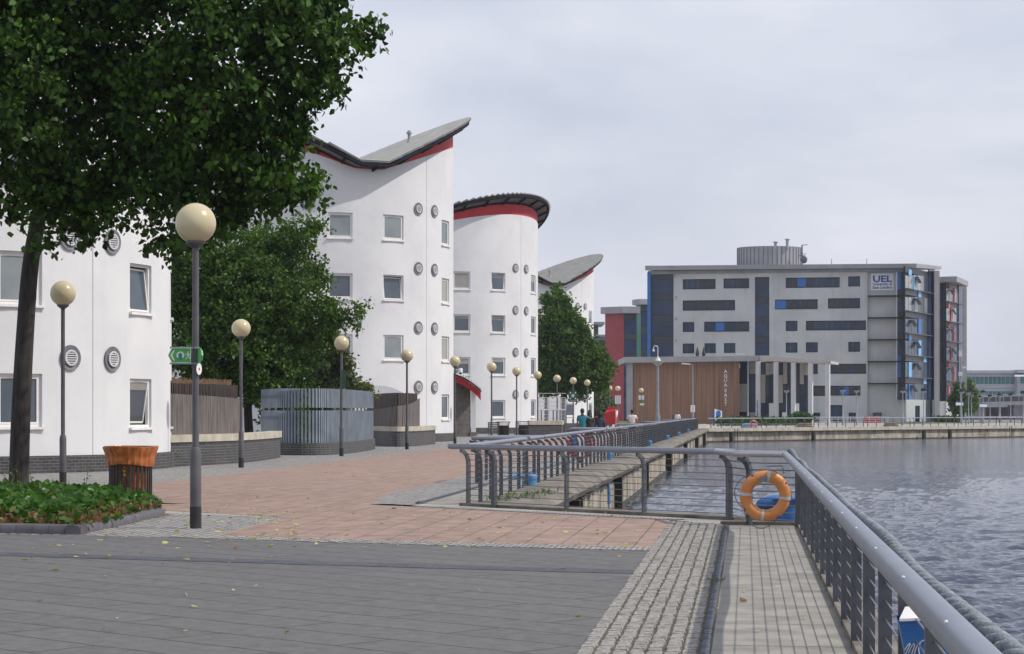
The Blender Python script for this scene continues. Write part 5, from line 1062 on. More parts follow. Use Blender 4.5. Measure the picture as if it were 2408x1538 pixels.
# glazed corner bay and concrete fin
def bay(parent, fac, px0, px1, top, bot, step, accent, accl, litf=()):
    g = glazing(fac, parent, px0, px1, top, bot, 9, 6, d=-.1, m1='uglass', m2='uglass2', frac=.27, split=1, lit=litf, name='corner_glazing')
    rr = random.Random(int(px0)); A = MB(); B = MB(); dy = (bot-top)/6
    for f_ in range(6):
        for k in range(2):
            u = rr.choice([.1,.27,.44,.62,.8]); x = px0+(px1-px0)*u; y0 = top+dy*f_+(0 if k else dy*.27); q3 = MB(); fac.box(q3, x, x+(px1-px0)*.1, y0, y0+(dy*.27 if k else dy*.73), -.08, .02); q3.build('accent_panel', M[accent if rr.random() < .5 else accl], g)
    for f_ in range(1, 6):
        y = top+dy*f_; mb = MB(); fac.box(mb, px0-.5, px1+1, y-.9, y+1.0, -.2, .4); mb.build('ledge', M['rpost'], g)
    for f_ in range(6):
        W_ = MB()
        u = rr.choice([.15,.3]); a = fac.p(px0+(px1-px0)*u, top+dy*(f_+.33), .05); b_ = fac.p(px0+(px1-px0)*(u+.13), top+dy*(f_+.33), .05); dn = Vector((0,0,-dy*.3*.068)); ou = fac.n*.55; W_.add([a,b_,b_+dn+ou,a+dn+ou,a+Vector((0,0,.06)),b_+Vector((0,0,.06)),b_+dn+ou+Vector((0,0,.08)),a+dn+ou+Vector((0,0,.08))], [(0,3,2,1),(4,5,6,7),(0,1,5,4),(1,2,6,5),(2,3,7,6),(3,0,4,7)])
        W_.build('open_window', M['umull'], g)
glazing(fm, t_, 2109.5, 2130, 632, 940, 2, 6, d=-.2, name='corner_glazing')
mb = MB(); 
for a, b, c, d in ((664,300,690,441),(667,893,691,1040)): mb = MB(); p0 = Z4(a,b); p1 = Z4(c,d); fm.box(mb, p0[0], p1[0], p0[1], p1[1], -.19, -.05); mb.build('blue_panel', M['ublue'], t_)
fb = Fac(2130, 337.0, .42, .9)
bay(t_, fb, 2130.5, 2197, 634, 940, 0, 'ublue', 'ulblue', (0,1))
mb = MB(); fb.box(mb, 2183, 2197, 632, 940, -.1, .05); mb.build('dark_edge', M['uglass'], t_)
mb = MB(); fb.box(mb, 2176.8, 2197, 940, None, -.2, -.05); mb.build('lower_glazing', M['uglass2'], t_)
ff = Fac(2196.5, 352, 1, -.15); mb = MB(); ff.box(mb, 2196.5, 2205.8, 637, None, -1.2, .6); mb.build('concrete_fin', M['ubody'], t_); mb = MB(); ff.box(mb, 2205.8, 2209.3, 637, None, -1.1, .5); mb.build('fin_edge', M['beige'], t_)
fw = Fac(2131, 334.5, 1, .12); mb = wallwith(fw, 2131.5, 2176.5, 940.4, [(2152,954,2163.5,992)]); mb.build('door_block', M['white'], t_); mb = MB(); fw.box(mb, 2152, 2163.5, 954, 992, -.3, -.2); mb.build('door', M['uglass'], t_); mb = MB(); fw.box(mb, 2128, 2180, 991.5, None, -1, .5); mb.build('plinth', M['rpost'], t_)
# small fittings on the wall
mb = MB()
for a, b in ((1579.5-0+7,646),(1589,697),(1589,747),(1589,798)): fm.box(mb, a, a+2.2, b, b+1.6, 0, .12); fm.box(mb, a, a+2.2, b+3.4, b+5, 0, .12)
mb.build('wall_vent', M['soil'], t_)
# second tower
t2 = thing('glazed_tower', 'second glazed stair tower with red accent panels and a concrete fin', 'building', ((2230-CX)*372/F, 372, 0)); fa = Fac(2211, 369, 1, -.1); fb2 = Fac(2226.5, 366, .42, .9)
glazing(fa, t2, 2209.5, 2226.5, 665, 943, 1, 6, d=0, spandrel='upanel', name='corner_glazing'); bay(t2, fb2, 2227, 2262, 666, 943, 0, 'ured', 'redp', (0,1))
mb = MB(); fb2.box(mb, 2254, 2263, 664, 960, -.1, .06); mb.build('dark_edge', M['uglass'], t2)
f3 = Fac(2262, 380, 1, -.15); mb = MB(); f3.box(mb, 2262.5, 2269, 669.5, None, -1.2, .5); mb.build('concrete_fin', M['ubody'], t2); mb = MB(); f3.box(mb, 2269, 2273, 669.5, None, -1.1, .4); mb.build('fin_edge', M['beige'], t2)
mb = MB(); zb, zt = EYE+(HY-664)*368/F, EYE+(HY-653)*368/F; q_ = [(2209,365.5),(2250,364),(2277,378),(2209,383)]; mb.prism([((a-CX)*b/F,b) for a,b in q_], zb-.1, zt); mb.build('roof', M['uroof'], t2)
mb = MB(); q_ = [(2210,370),(2226,368),(2262,383),(2210,383)]; mb.prism([((a-CX)*b/F,b) for a,b in q_], .1, zb-.2); mb.build('core', M['upanel'], t2)
fw2 = Fac(2225, 363, 1, .1); mb = wallwith(fw2, 2225, 2253.5, 943.5, [(2240,958,2246,992)]); mb.build('door_block', M['white'], t2); mb = MB(); fw2.box(mb, 2240,2246,958,992,-.3,-.2); mb.build('door', M['uglass'], t2); mb = MB(); fw2.box(mb, 2209.5, 2225, 943.5, None, -.6, -.1); mb.build('lower_wall', M['ubody'], t2)
mb = MB(); fw2.box(mb, 2254.5, 2257.5, 942, 989, -.2, 0); mb.build('red_post', M['redp'], t2)
# coloured blocks on the left
def block(label, px0, pxc, px1, top, Y, cm, capx, fins='ured', rt=720, nfl=5):
    fx = Fac(pxc, Y, 1, .1); fl = Fac(px0, Y+2.5, 1, -.25); t_ = thing('residence_block', label, 'building', ((pxc-CX)*Y/F, Y, 0), 'coloured residence blocks behind the sports building'); mb = MB()
    a, b = fl.p(px0, 900), fl.p(pxc, 900); a2 = Vector(((pxc-CX)*Y/F, Y, 0)); back = Vector((6,12,0)); zt = EYE+(HY-top)*Y/F
    mb.prism([(a.x,a.y),(a2.x,a2.y),(a2.x+.9,a2.y+12),(a.x+1,a.y+12)], 0, zt); mb.build('coloured_wall', M[cm], t_)
    c = (px1-CX)*(Y+1)/F; mb = MB(); mb.prism([(a2.x+.1,a2.y+.5),(c,a2.y+1.5),(c+.5,a2.y+12),(a2.x+1,a2.y+12)], 0, zt-.1); mb.build('core', M['upanel'], t_)
    glazing(fx, t_, pxc+.3, px1, top+2, 985, max(1, int((px1-pxc)/9)), nfl, d=.2, m2='uglass', name='curtain_wall')
    zr_ = EYE+(HY-rt)*Y/F; mb = MB(); mb.prism([(a.x-.9,a.y-1),(a2.x-.3,a2.y-1.6),(c+.5,a2.y-1.2),(c+.5,a2.y+13),(a.x+4,a.y+13)], zt-.3, zr_); mb.build('roof', M['uroof'], t_); return t_, fl
tb, fl = block('dark red residence block with small square windows left of the timber building', 1423, 1467, 1497, 733, 398, 'ured', 0, rt=721.5)
for y_ in (757.5,793,829,903): mb = MB(); fl.box(mb, 1431, 1438, y_, y_+4.5, -.1, .05); wv = mb.build('window', M['umull'], tb); mb = MB(); [fl.box(mb, 1433+k*1.8, 1434+k*1.8, y_+1, y_+3.6, .05, .08) for k in range(3)]; mb.build('pane', M['vgrille'], wv)
block('narrow residence block with a bright green fin between the red and blue ones', 1496.5, 1507, 1524, 713, 425, 'ugreen', 0, rt=704)
# grey flat roofed building at the far left
y = 440; s_ = y/F; X = lambda px: (px-CX)*s_; Z = lambda py: EYE+(HY-py)*s_
t5 = thing('grey_building', 'distant grey glazed building with a thin flat roof right of the farthest drum', 'building', (X(1405),y,0)); mb = MB(); mb.box(X(1385),X(1425),y,y+15,0,Z(789)); mb.box(X(1385),X(1408),y+2,y+12,Z(789),Z(763)); mb.build('wall', M['slat'], t5); mb = MB(); mb.box(X(1385),X(1421),y-1.5,y+14,Z(763),Z(757.5)); mb.box(X(1385),X(1424),y-.6,y+15,Z(792),Z(787)); mb.build('roof', M['uroof'], t5)
mb = MB()
for k in range(6): mb.box(X(1386+k*6.4),X(1391.5+k*6.4),y-.1,y+.05,Z(846),Z(800))
for k in range(3): mb.box(X(1386+k*7),X(1392+k*7),y+1.9,y+2.05,Z(785),Z(766))
mb.build('window', M['uglass2'], t5)

# ---------------------------------------------------------------- sports building
fs_ = Fac(1488, 292, 1, -.04); t6 = thing('sports_building', 'low sports building with vertical timber wall lettered AQUA EAST and tall glazed porch', 'building', (17,292,0))
def fx(px, Y): return (px-CX)*Y/F
mb = MB()
rg = random.Random(8); n = 94; a0, a1 = 1488, 1739
for k in range(n):
    x0 = a0+(a1-a0)*k/n; x1 = a0+(a1-a0)*(k+1)/n; d_ = rg.uniform(0,.045); fs_.box(mb, x0+.06, x1-.06, 850, None, -.2, d_)
mb.build('timber_wall', M['cladding'], t6)
mb = MB(); fs_.box(mb, 1473.5, 1488, 853, None, -1.5, .35); mb.build('pier', M['uroof'], t6)
mb = MB(); n0 = len('AQUA EAST')
pos = [873.5,884.3,895,905.7,None,918.5,929.3,939.8,950.2]
for ch, py in zip('AQUA EAST', pos):
    if py is None: continue
    o = fs_.p(1706.3, py+3.4, .07); tb_ = text_mb(ch, .66, o, fs_.e, (0,0,1), .03, .012, 'CENTER', .95); join(mb, tb_)
mb.build('lettering', M['white'], t6)
mb = MB(); pa, pb = fs_.p(1468,853.2,1.3), fs_.p(1787,848.3,1.4); zt = EYE+(HY-840)*292/F
pc = Vector((fx(1950,279),279,0)); 
def hexa(mb, b4, t4): mb.add(b4+t4, [(0,3,2,1),(4,5,6,7),(0,1,5,4),(1,2,6,5),(2,3,7,6),(3,0,4,7)])
pa.z = EYE+(HY-853.2)*pa.y/F; pb.z = EYE+(HY-848.5)*pb.y/F
hexa(mb, [pa,pb,Vector((pb.x+2,pb.y+18,pb.z)),Vector((pa.x,pa.y+18,pa.z))], [Vector((pa.x,pa.y,zt)),Vector((pb.x,pb.y,EYE+(HY-836.5)*pb.y/F)),Vector((pb.x+2,pb.y+18,zt+.3)),Vector((pa.x,pa.y+18,zt))]); mb.build('roof', M['uroof'], t6)
ft = Fac(1787, 289.5, 1, -1.0)
mb = MB(); A_ = Vector((fx(1787,289),289,EYE+(HY-848.5)*289/F)); B_ = Vector((fx(1946,280),280,EYE+(HY-854)*280/F)); A2 = Vector((A_.x,A_.y,EYE+(HY-836.5)*289/F)); B2 = Vector((B_.x,B_.y,EYE+(HY-847.5)*280/F)); bk = Vector((3,10,0))
hexa(mb, [A_+Vector((.02,0,0)),B_,B_+bk,A_+bk], [A2+Vector((.02,0,0)),B2,B2+bk,A2+bk]); mb.build('porch_roof', M['beige'], t6)
mb = MB(); mb.box(B_.x-.1,B_.x+.35,279.6,283,B_.z-.1,B_.z+.3); mb.build('roof_end', M['uroof'], t6)
fg = Fac(1740, 295, 1, -.25)
mb = MB(); fg.box(mb, 1739.5, 1905, 851, None, -.5, -.35); gw = mb.build('glass_wall', M['umull'], t6)
mb = MB(); m2 = MB(); rr = random.Random(6)
for k in range(14):
    x0 = 1740+165*k/14; x1 = 1740+165*(k+1)/14
    for y0, y1 in ((852,880),(880,930),(930,968),(968,994)): mb = MB(); fg.box(mb, x0+.4, x1-.4, y0+.4, y1-.4, -.34, -.28); mb.build('pane', M['uglass2' if rr.random() < .7 else 'uglass'], gw)
Z5 = lambda x, y: (1675.5+.1343*x, 823+.1343*y)
mb = MB(); pans = [(470,592,612,1082),(638,208,764,418),(655,1092,764,1245),(850,430,922,925),(1004,225,1075,425),(930,232,998,440),(1160,438,1228,926),(1236,225,1304,592),(1528,235,1596,598),(1604,245,1668,440)]
for a,b,c,d in pans: mb = MB(); p0 = Z5(a,b); p1 = Z5(c,d); fg.box(mb, p0[0], p1[0], p0[1], p1[1], -.27, -.1); mb.build('panel', M['beige'], gw)
mb = MB()
for a,b,c,d in ((1004,932,1078,1245),(1466,935,1524,1190),(1234,1092,1296,1220)): mb = MB(); p0 = Z5(a,b); p1 = Z5(c,d); fg.box(mb, p0[0], p1[0], p0[1], p1[1], .6, .9); mb.build('white_panel', M['white'], t6)
for i, (px0, px1) in enumerate(((1778,1789),(1820.5,1830.6),(1861.5,1871.5),(1901.8,1911.8),(1942,1952))):
    u = (px0-1778)/164; Y = 288.5-8.5*u; zt_ = EYE+(HY-(849+5*u))*Y/F-.05; c = Vector((fx((px0+px1)/2-.6,Y),Y,zt_/2)); e = Vector((.86,-.5,0)); nn_ = Vector((-.5,-.86,0)); mb = MB(); mb.obox(c, e, nn_, (0,0,1), .29, .2, zt_/2); mb.build('column', M['ubody'], t6)
    if i == 0:
        mb = MB()
        for j, ch in enumerate('SPORTSDOCK'):
            py = 937.5+j*4.4+0
            if py > 990: break
            join(mb, text_mb(ch, .34, c+nn_*.215+Vector((0,0,EYE+(HY-py-8)*Y/F-c.z)), e, (0,0,1), .01, .01, 'CENTER'))
        mb.build('lettering', M['uelblue'], t6)
mb = MB(); q_ = [(1489,294),(1738,292.6),(1739,297.5),(1905,296),(1905,309),(1489,309)]; mb.prism([(fx(a,b_),b_) for a,b_ in q_], .1, 7.8); mb.build('core', M['upanel'], t6)
for px in (1643,1659,1664): mb = MB(); 
for px in (1640,1655): x = fx(px,300); mb = MB(); mb.lathe([(.25,9),(.2,9.6),(.28,9.9),(.12,10.5),(.05,10.8)], 8, (x,300,0)); mb.build('roof_cowl', M['black'], t6)
# white railings and barriers in front of the university block
t7 = thing('white_railing', 'white pipe railing along the ramp in front of the university block', 'railing', (40,300,0)); fr_ = Fac(1912, 292, 1, .05); mb = MB()
for y_ in (979.5,985.5,990.5): fr_.box(mb, 1912, 2090, y_, y_+.9, 0, .08)
mb.build('rail', M['vgrille'], t7); mb = MB()
for k in range(13): fr_.box(mb, 1912+k*14.6, 1913+k*14.6, 979.5, None, 0, .08)
mb.build('post', M['vgrille'], t7)
t8 = thing('red_barrier', 'row of red plastic barriers in front of the green door', 'barrier', (0,0,0)); y = 325; s_ = y/F
for k in range(3):
    x0 = (2031+k*13-CX)*s_; mb = MB(); pr = [(0,0),(.85,0),(.8,.25),(.8,.75),(.7,1.05),(.15,1.05),(.05,.75),(.05,.25)]; mb.plate(pr, (x0,y,0), (1,0,0), (0,0,1), .35); o = mb.build('barrier_unit', M['bankred'], t8)
# far right office and viaduct
y = 560; s_ = y/F; X = lambda px: (px-CX)*s_; Z = lambda py: EYE+(HY-py)*s_
t9 = thing('office_building', 'long low office with teal ribbon glazing behind the viaduct', 'building', (X(2340),y,0)); mb = MB()
for a, b in ((871,878.2),(886-7.2,886),(903,913.3),(913.8,920),(930.5,960)): mb.box(X(2260),X(2386),y-(.6 if a == 871 else 0),y+20,Z(b),Z(a)+(0))
mb.box(X(2386),X(2520),y-3,y+20,0,Z(886)); mb.box(X(2386),X(2520),y-4,y+20,Z(878),Z(870)); mb.build('wall', M['officeband'], t9)
for a, b, st in ((886,903,0),(920,930.5,1)):
    mb = MB(); mb.box(X(2260),X(2386),y+.2,y+1,Z(b),Z(a)); wb_ = mb.build('ribbon_window', M['officeglass'], t9); mb = MB()
    for k in range(13): mb.box(X(2264+k*10),X(2264.8+k*10),y+.05,y+.25,Z(b),Z(a))
    mb.build('mullion', M['officeband'], wb_)
mb = MB()
for k in range(6): mb.box(X(2307.5+k*11),X(2316+k*11),y+.1,y+.18,Z(902.5),Z(889))
mb.build('blind', M['greenlit'] if False else M['officeglass'], t9)
mb = MB(); mb.box(X(2393),X(2500),y-3.2,y-2.9,Z(902),Z(886+0)); mb.box(X(2393),X(2500),y-3.2,y-2.9,Z(930),Z(919)); mb.build('window', M['officeglass'], t9)
t10 = thing('viaduct', 'grey concrete road viaduct rising to the right behind the far quay', 'viaduct', (110,470,0)); y = 470; s_ = y/F
v = lambda px, py, dy=0: Vector(((px-CX)*(y+dy)/F, y+dy, EYE+(HY-py)*(y)/F))
def bar(m, name, l, r_, dy=0, dp=.5, par=t10):
    mb = MB(); a, b = v(2255,l[0],dy), v(2560,r_[0],dy); c, d = v(2560,r_[1],dy), v(2255,l[1],dy); k = Vector((0,dp,0)); hexa(mb, [d,c,c+k,d+k], [a,b,b+k,a+k]); return mb.build(name, m, par)
bar(M['upanel'], 'parapet', (935,946), (928,941), 0, .4); bar(M['uroof'], 'deck', (946,954), (941,950), .0, 14); bar(M['steel'], 'handrail', (933,934.4), (925,926.4), -.1, .2); bar(M['steel'], 'handrail', (930.6,931.6), (920.5,921.5), 1.4, .2)
for k in range(16): mb = MB(); px = 2270+k*18; p = v(px, 931-(px-2270)*.03, -.1); q_ = v(px, 945, -.1); mb.box(p.x-.09,p.x+.09,p.y-.1,p.y,q_.z,p.z); mb.build('rail_post', M['steeld'], t10)
for px in (2300,2392,2480): mb = MB(); p = v(px,950,5); mb.box(p.x-1.2,p.x+1.2,p.y-2,p.y+4,0,p.z); mb.build('pier', M['uroof'], t10)
mb = MB(); mb.box(X(2250),X(2560),y+16,y+18,0,EYE+(HY-957)*470/F); tag(mb.build('dark_wall', M['upanel']), 'long dark wall under the viaduct', 'wall')
y = 330; t11 = thing('ramp_railing', 'grey picket railing along the pale ramp at the far right', 'railing', ((2330-CX)*y/F,y,0)); mb = MB(); s_ = y/F
mb.box((2272-CX)*s_,(2520-CX)*s_,y,y+.1,EYE+(HY-981)*s_-.05,EYE+(HY-980)*s_+.05); mb.build('handrail', M['white'], t11); mb = MB()
for k in range(90): xx = (2274+k*2.7-CX)*s_; mb.box(xx-.035,xx+.035,y,y+.07,0,1.0)
mb.build('pickets', M['rpost'], t11)
# flag boards on the lamps
for i, (px, y0, lb) in enumerate(((2256.5,945.5,'first white and blue name board on a lamp by the small tree'),(2312.5,949.5,'second white and blue name board on a lamp before the viaduct'))):
    yy = 290; s_ = yy/F; x = (px-CX)*s_; z = EYE+(HY-y0-5)*s_; t_ = thing('name_board', lb, 'sign', (x,yy,z), 'white and blue name boards'); mb = MB(); mb.box(x-.5,x+.5,yy,yy+.05,z-.15,z+.22); mb.build('board', M['white'], t_); mb = MB(); mb.box(x-.45,x+.45,yy,yy+.05,z+.225,z+.34); mb.build('stripe', M['ublue'], t_)
# ================================================================ vegetation
def leaf_object(name, pts, size, m, rng, parent=None, droop=.5, ratio=.68, flat=0.0):
    n = len(pts); s = size*(.65+.7*rng.random(n)); d = rng.normal(size=(n,3)); d[:,2] -= droop*1.6; d /= np.linalg.norm(d,axis=1)[:,None]
    u = rng.normal(size=(n,3)); 
    if flat: u[:,2] *= (1-flat); d[:,2] *= (1-flat); d /= np.linalg.norm(d,axis=1)[:,None]
    u -= d*(u*d).sum(1)[:,None]; u /= np.linalg.norm(u,axis=1)[:,None]; w_ = np.cross(d,u)
    L = s[:,None]; W = s[:,None]*ratio*.5; cup = w_*(s[:,None]*.10*rng.normal(size=(n,1)))
    V = np.stack([pts, pts+d*L*.38+u*W+cup, pts+d*L*.8+u*W*.55+cup*.5, pts+d*L, pts+d*L*.8-u*W*.55+cup*.5, pts+d*L*.38-u*W+cup], 1).reshape(-1,3)
    o3 = np.array(ORG.get(parent.name, Vector((0,0,0)))) if parent else np.zeros(3)
    me = bpy.data.meshes.new(name); V = V-o3; me.vertices.add(6*n); me.vertices.foreach_set('co', V.astype(np.float32).ravel()); me.loops.add(6*n); me.loops.foreach_set('vertex_index', np.arange(6*n,dtype=np.int32)); me.polygons.add(n); me.polygons.foreach_set('loop_start', np.arange(n,dtype=np.int32)*6); me.polygons.foreach_set('loop_total', np.full(n,6,dtype=np.int32)); me.update(); me.validate(); me.materials.append(m)
    o = bpy.data.objects.new(name, me); COL.objects.link(o)
    if parent: o.parent = parent
    ORG[o.name] = Vector(o3); return o
def tree(name, label, cat, base, Y, trunk, blobs, nleaf, size, m, seed, depth=.9, spray=.32, per=26, trunk_r=.2, twig=.012, group=None, nlimb=60, droop=.5, wb=None, dyc=0.0):
    """blobs are (column, row, radius) measured on the photograph and set at distance Y, each a round cluster of boughs with its own depth"""
    rng = np.random.default_rng(seed); th = thing(name, label, cat, (base[0],base[1],0), group); s_ = Y/F; cs = []; tot = sum(b[2]**2 for b in blobs)
    for b in blobs:
        px, py, r = b[:3]; dyo = (b[3] if len(b) > 3 else rng.uniform(-.5,.5)*depth*2)+dyc; c = np.array([(px-CX)*(Y+dyo)/F, Y+dyo, EYE+(HY-py)*s_]); rr = r*s_; k = max(2, int(nleaf/per*r*r/tot)); v = rng.normal(size=(k,3)); v /= np.linalg.norm(v,axis=1)[:,None]
        rad = rr*(rng.random(k)**.42)[:,None]; cs.append(c+v*rad*np.array([1,depth,1])); 
    cs = np.concatenate(cs); k = len(cs)
    # sprays of leaves, each spray along its own twig
    dirs = rng.normal(size=(k,3)); dirs[:,2] = dirs[:,2]*.5-.15; dirs /= np.linalg.norm(dirs,axis=1)[:,None]
    idx = np.repeat(np.arange(k), per); t_ = rng.random(len(idx)); P_ = cs[idx]+dirs[idx]*((t_-.3)*spray*2)[:,None]+rng.normal(size=(len(idx),3))*spray*.28; P_[:,2] -= (t_**2)*spray*.35
    P_ = P_[P_[:,2] > .25]
    leaf_object('crown', P_, size, m, rng, th, droop)
    T = smoothpts([Vector(p) for p in trunk], 5); mt = len(T); rad = [trunk_r*(1.0-.55*(i/(mt-1)))*(1.25 if i == 0 else 1) for i in range(mt)]; mb = MB(); mb.tube(T, rad, 14)
    rr = random.Random(seed); sel = [rr.randrange(k) for _ in range(nlimb)]
    for i in sel:
        q_ = Vector(cs[i]); zq = q_.z-.35*(q_-Vector(T[-1])).length*.6; j = min(range(mt//2, mt), key=lambda a: abs(T[a].z-zq)); st = T[j]; mid = st.lerp(q_, .5)+Vector((rr.uniform(-.2,.2),rr.uniform(-.2,.2),rr.uniform(-.1,.35))); r0 = rad[j]*.32; mb.tube(smoothpts([st,mid,q_],4), [r0*(1-.11*a)+.004 for a in range(9)], 5, cap=False)
    Tw = mb
    for i in range(0, k, max(1, k//500)):
        a = Vector(cs[i]); d_ = Vector(dirs[i]); Tw.tube([a-d_*spray*.7, a+d_*spray*1.1-Vector((0,0,spray*.2))], [twig, twig*.4], 4, cap=False)
    mb.build('trunk', M['bark'], th, smooth=True); return th
def xyz(px, py, Y): return P(px, py, Y)
Yt = 44.6
T1 = [(44,1160),(48,1000),(58,800),(72,620),(95,480),(105,330),(120,180),(150,30),(180,-150)]
b1 = [(60,40,230,0),(330,60,220,.5),(560,110,190,-1),(690,120,120),(30,260,150,-1.5),(250,260,190,1),(450,280,170,-1),(600,300,130),(690,240,75),(660,335,55),(655,400,55),(715,300,22),(690,360,18),(120,390,110),(300,400,110),(480,410,120),(590,420,85),(665,455,50),(610,465,50),(550,470,60),(705,482,26),(650,490,30),(735,470,12),(505,520,45),(30,430,80),(200,465,75),(110,470,70),(400,470,70),(560,495,40),(460,530,55),(430,585,35),(420,620,20),(490,570,30),(775,60,75),(830,95,42),(780,150,60),(750,215,50),(860,110,25),(885,97,14),(800,230,22),(775,260,20),(735,430,28),(725,455,24),(715,490,20),(735,480,10),(145,510,38),(190,530,40),(255,500,45),(230,545,22),(265,520,20),(15,500,35),(60,530,16),(100,590,9),(120,583,10),(205,568,10),(340,505,25),(330,545,15),(375,560,22),(360,590,14),(385,590,14),(340,455,35),(-100,150,250),(-150,420,120),(200,-170,260,0),(480,-140,230,0),(-60,-120,250,0),(700,-60,140)]
tree('maple_tree', 'big dark leafy tree in the left foreground whose crown fills the upper left', 'tree', G(44,1150), Yt, [xyz(a,b,Yt) for a,b in T1], b1, 82000, .145, M['leaf'], 7, .85, .3, 24, .215, .012, nlimb=40, dyc=-2.2)
b2 = [(470,620,70),(560,600,90),(640,580,75),(700,560,50),(735,540,28),(755,525,12),(480,710,95),(590,700,110),(680,680,80),(730,660,40),(760,650,18),(740,620,22),(460,800,90),(560,800,110),(650,790,100),(720,750,70),(770,735,42),(810,745,25),(840,730,16),(865,712,9),(850,745,14),(760,780,35),(780,790,20),(470,870,60),(560,870,80),(650,870,75),(610,900,50),(660,915,25),(700,850,55),(640,905,25),(510,900,40),(745,805,20),(420,720,60),(415,820,40),(420,640,45)]
tree('leafy_tree', 'broad green tree behind the fences between the first two drums', 'tree', (-10.6,86.5), 86, [(-10.6,86.5,0),(-10.7,86.4,2),(-10.5,86.3,4),(-10.2,86.1,6.3)], b2, 64000, .145, M['leafb'], 11, 1.1, .34, 22, .2, .012)
b3 = [(1308,675,9),(1306,695,16),(1318,715,24),(1285,705,14),(1335,745,34),(1295,750,32),(1350,790,42),(1305,800,50),(1370,825,46),(1330,850,60),(1400,840,26),(1290,860,38),(1385,865,48),(1420,868,20),(1345,890,45),(1400,890,26),(1290,895,30),(1430,855,12),(1415,905,12),(1370,905,22),(1283,915,12)]
Y3 = 190
tree('conical_tree', 'conical green tree in front of the farthest white drum', 'tree', ((1324-CX)*Y3/F,Y3), Y3, [xyz(1324,1012,Y3),xyz(1324,960,Y3),xyz(1325,900,Y3),xyz(1318,800,Y3),xyz(1310,700,Y3)], b3, 38000, .27, M['leafb'], 13, .9, .5, 20, .3, .02)
tree('small_tree', 'thinner tree trunk with low leaves just left of the conical tree', 'tree', ((1284-CX)*196/F,196), 196, [xyz(1284,1011,196),xyz(1284,950,196),xyz(1286,880,196)], [(1287,890,22),(1275,905,12),(1295,880,25),(1280,860,18)], 3000, .34, M['leafb'], 14, .9, .45, 18, .2, .02, nlimb=20)
tree('willow_bush', 'grey green bushy tree between the farthest drum and the red wall', 'tree', ((1416-CX)*235/F,235), 235, [xyz(1416,1004,235),xyz(1416,975,235),xyz(1417,950,235)], [(1412,930,14),(1418,955,24),(1408,970,18),(1432,968,14),(1424,945,14),(1414,985,16)], 7000, .34, M['willow'], 15, .9, .5, 18, .15, .02, nlimb=20)
tree('shrub', 'tall sparse olive shrub rising behind the slatted fence', 'shrub', (-8.0,91.5), 91, [xyz(775,1058,91),xyz(778,960,91),xyz(785,880,91)], [(770,850,34),(790,820,26),(765,880,40),(800,860,30),(790,890,36),(825,885,18),(750,900,30),(745,830,20),(812,845,14)], 4200, .16, M['willow'], 16, .9, .36, 14, .06, .012, nlimb=40)
tree('shrub', 'yellow green bush top showing over the slatted fence by the lamp', 'shrub', (-6.3,93.5), 94, [xyz(830,1055,94),xyz(832,960,94),xyz(836,920,94)], [(815,915,22),(845,910,20),(862,915,10),(832,905,20),(700,925,20),(735,920,20),(770,918,22)], 3800, .15, M['shrub'], 17, .9, .3, 14, .05, .01, nlimb=30)
tree('small_tree', 'small pale tree in front of the second glazed tower', 'tree', ((2256-CX)*320/F,320), 320, [xyz(2256,995,320),xyz(2256,965,320),xyz(2256,930,320)], [(2255,920,14),(2250,938,16),(2262,940,14),(2256,955,16),(2246,955,10),(2253,905,8)], 3200, .4, M['leafc'], 18, .9, .6, 14, .12, .03, nlimb=14)
tree('small_tree', 'darker tree just right of the second tower fin', 'tree', ((2277-CX)*400/F,400), 400, [xyz(2278,991,400),xyz(2278,960,400),xyz(2278,930,400)], [(2276,900,10),(2280,918,13),(2284,940,14),(2276,955,14),(2288,950,10),(2272,930,12)], 3200, .5, M['leafb'], 19, .9, .7, 14, .15, .03, nlimb=14)
# hedges on the far quay
def hedge(label, a, b, w_, h_, n, size, m, seed):
    rng = np.random.default_rng(seed); a, b = np.array(a), np.array(b); t_ = rng.random(n); q_ = a+(b-a)*t_[:,None]; bump = .8+.2*np.sin(t_*40)+.1*np.sin(t_*97)
    pts = np.stack([q_[:,0]+rng.uniform(-w_,w_,n), q_[:,1]+rng.uniform(-w_,w_,n), rng.random(n)**.6*h_*bump], 1); o = leaf_object('hedge', pts, size, m, rng, droop=-.3); return tag(o, label, 'hedge')
HA, HB, HC, HD = [((px-CX)*Y/F, Y) for px, Y in ((1692,250),(1868,262),(1870,262),(1900,263))]
hedge('low ragged hedge on the far quay in front of the sports building', HA, HB, .7, .95, 3600, .3, M['hedge'], 21)
hedge('taller dark bush at the right end of the far hedge', HC, HD, .7, 1.5, 1500, .3, M['hedge'], 22)
hedge('low green bushes below the second tower', ((2205-CX)*330/F,330), ((2252-CX)*330/F,331), .9, .9, 1800, .35, M['hedge'], 23)
hedge('dense green shrubs filling the garden behind the slatted fence', (-9.8,87.5), (-7.9,93.5), .7, 2.5, 6000, .16, M['leafb'], 24)
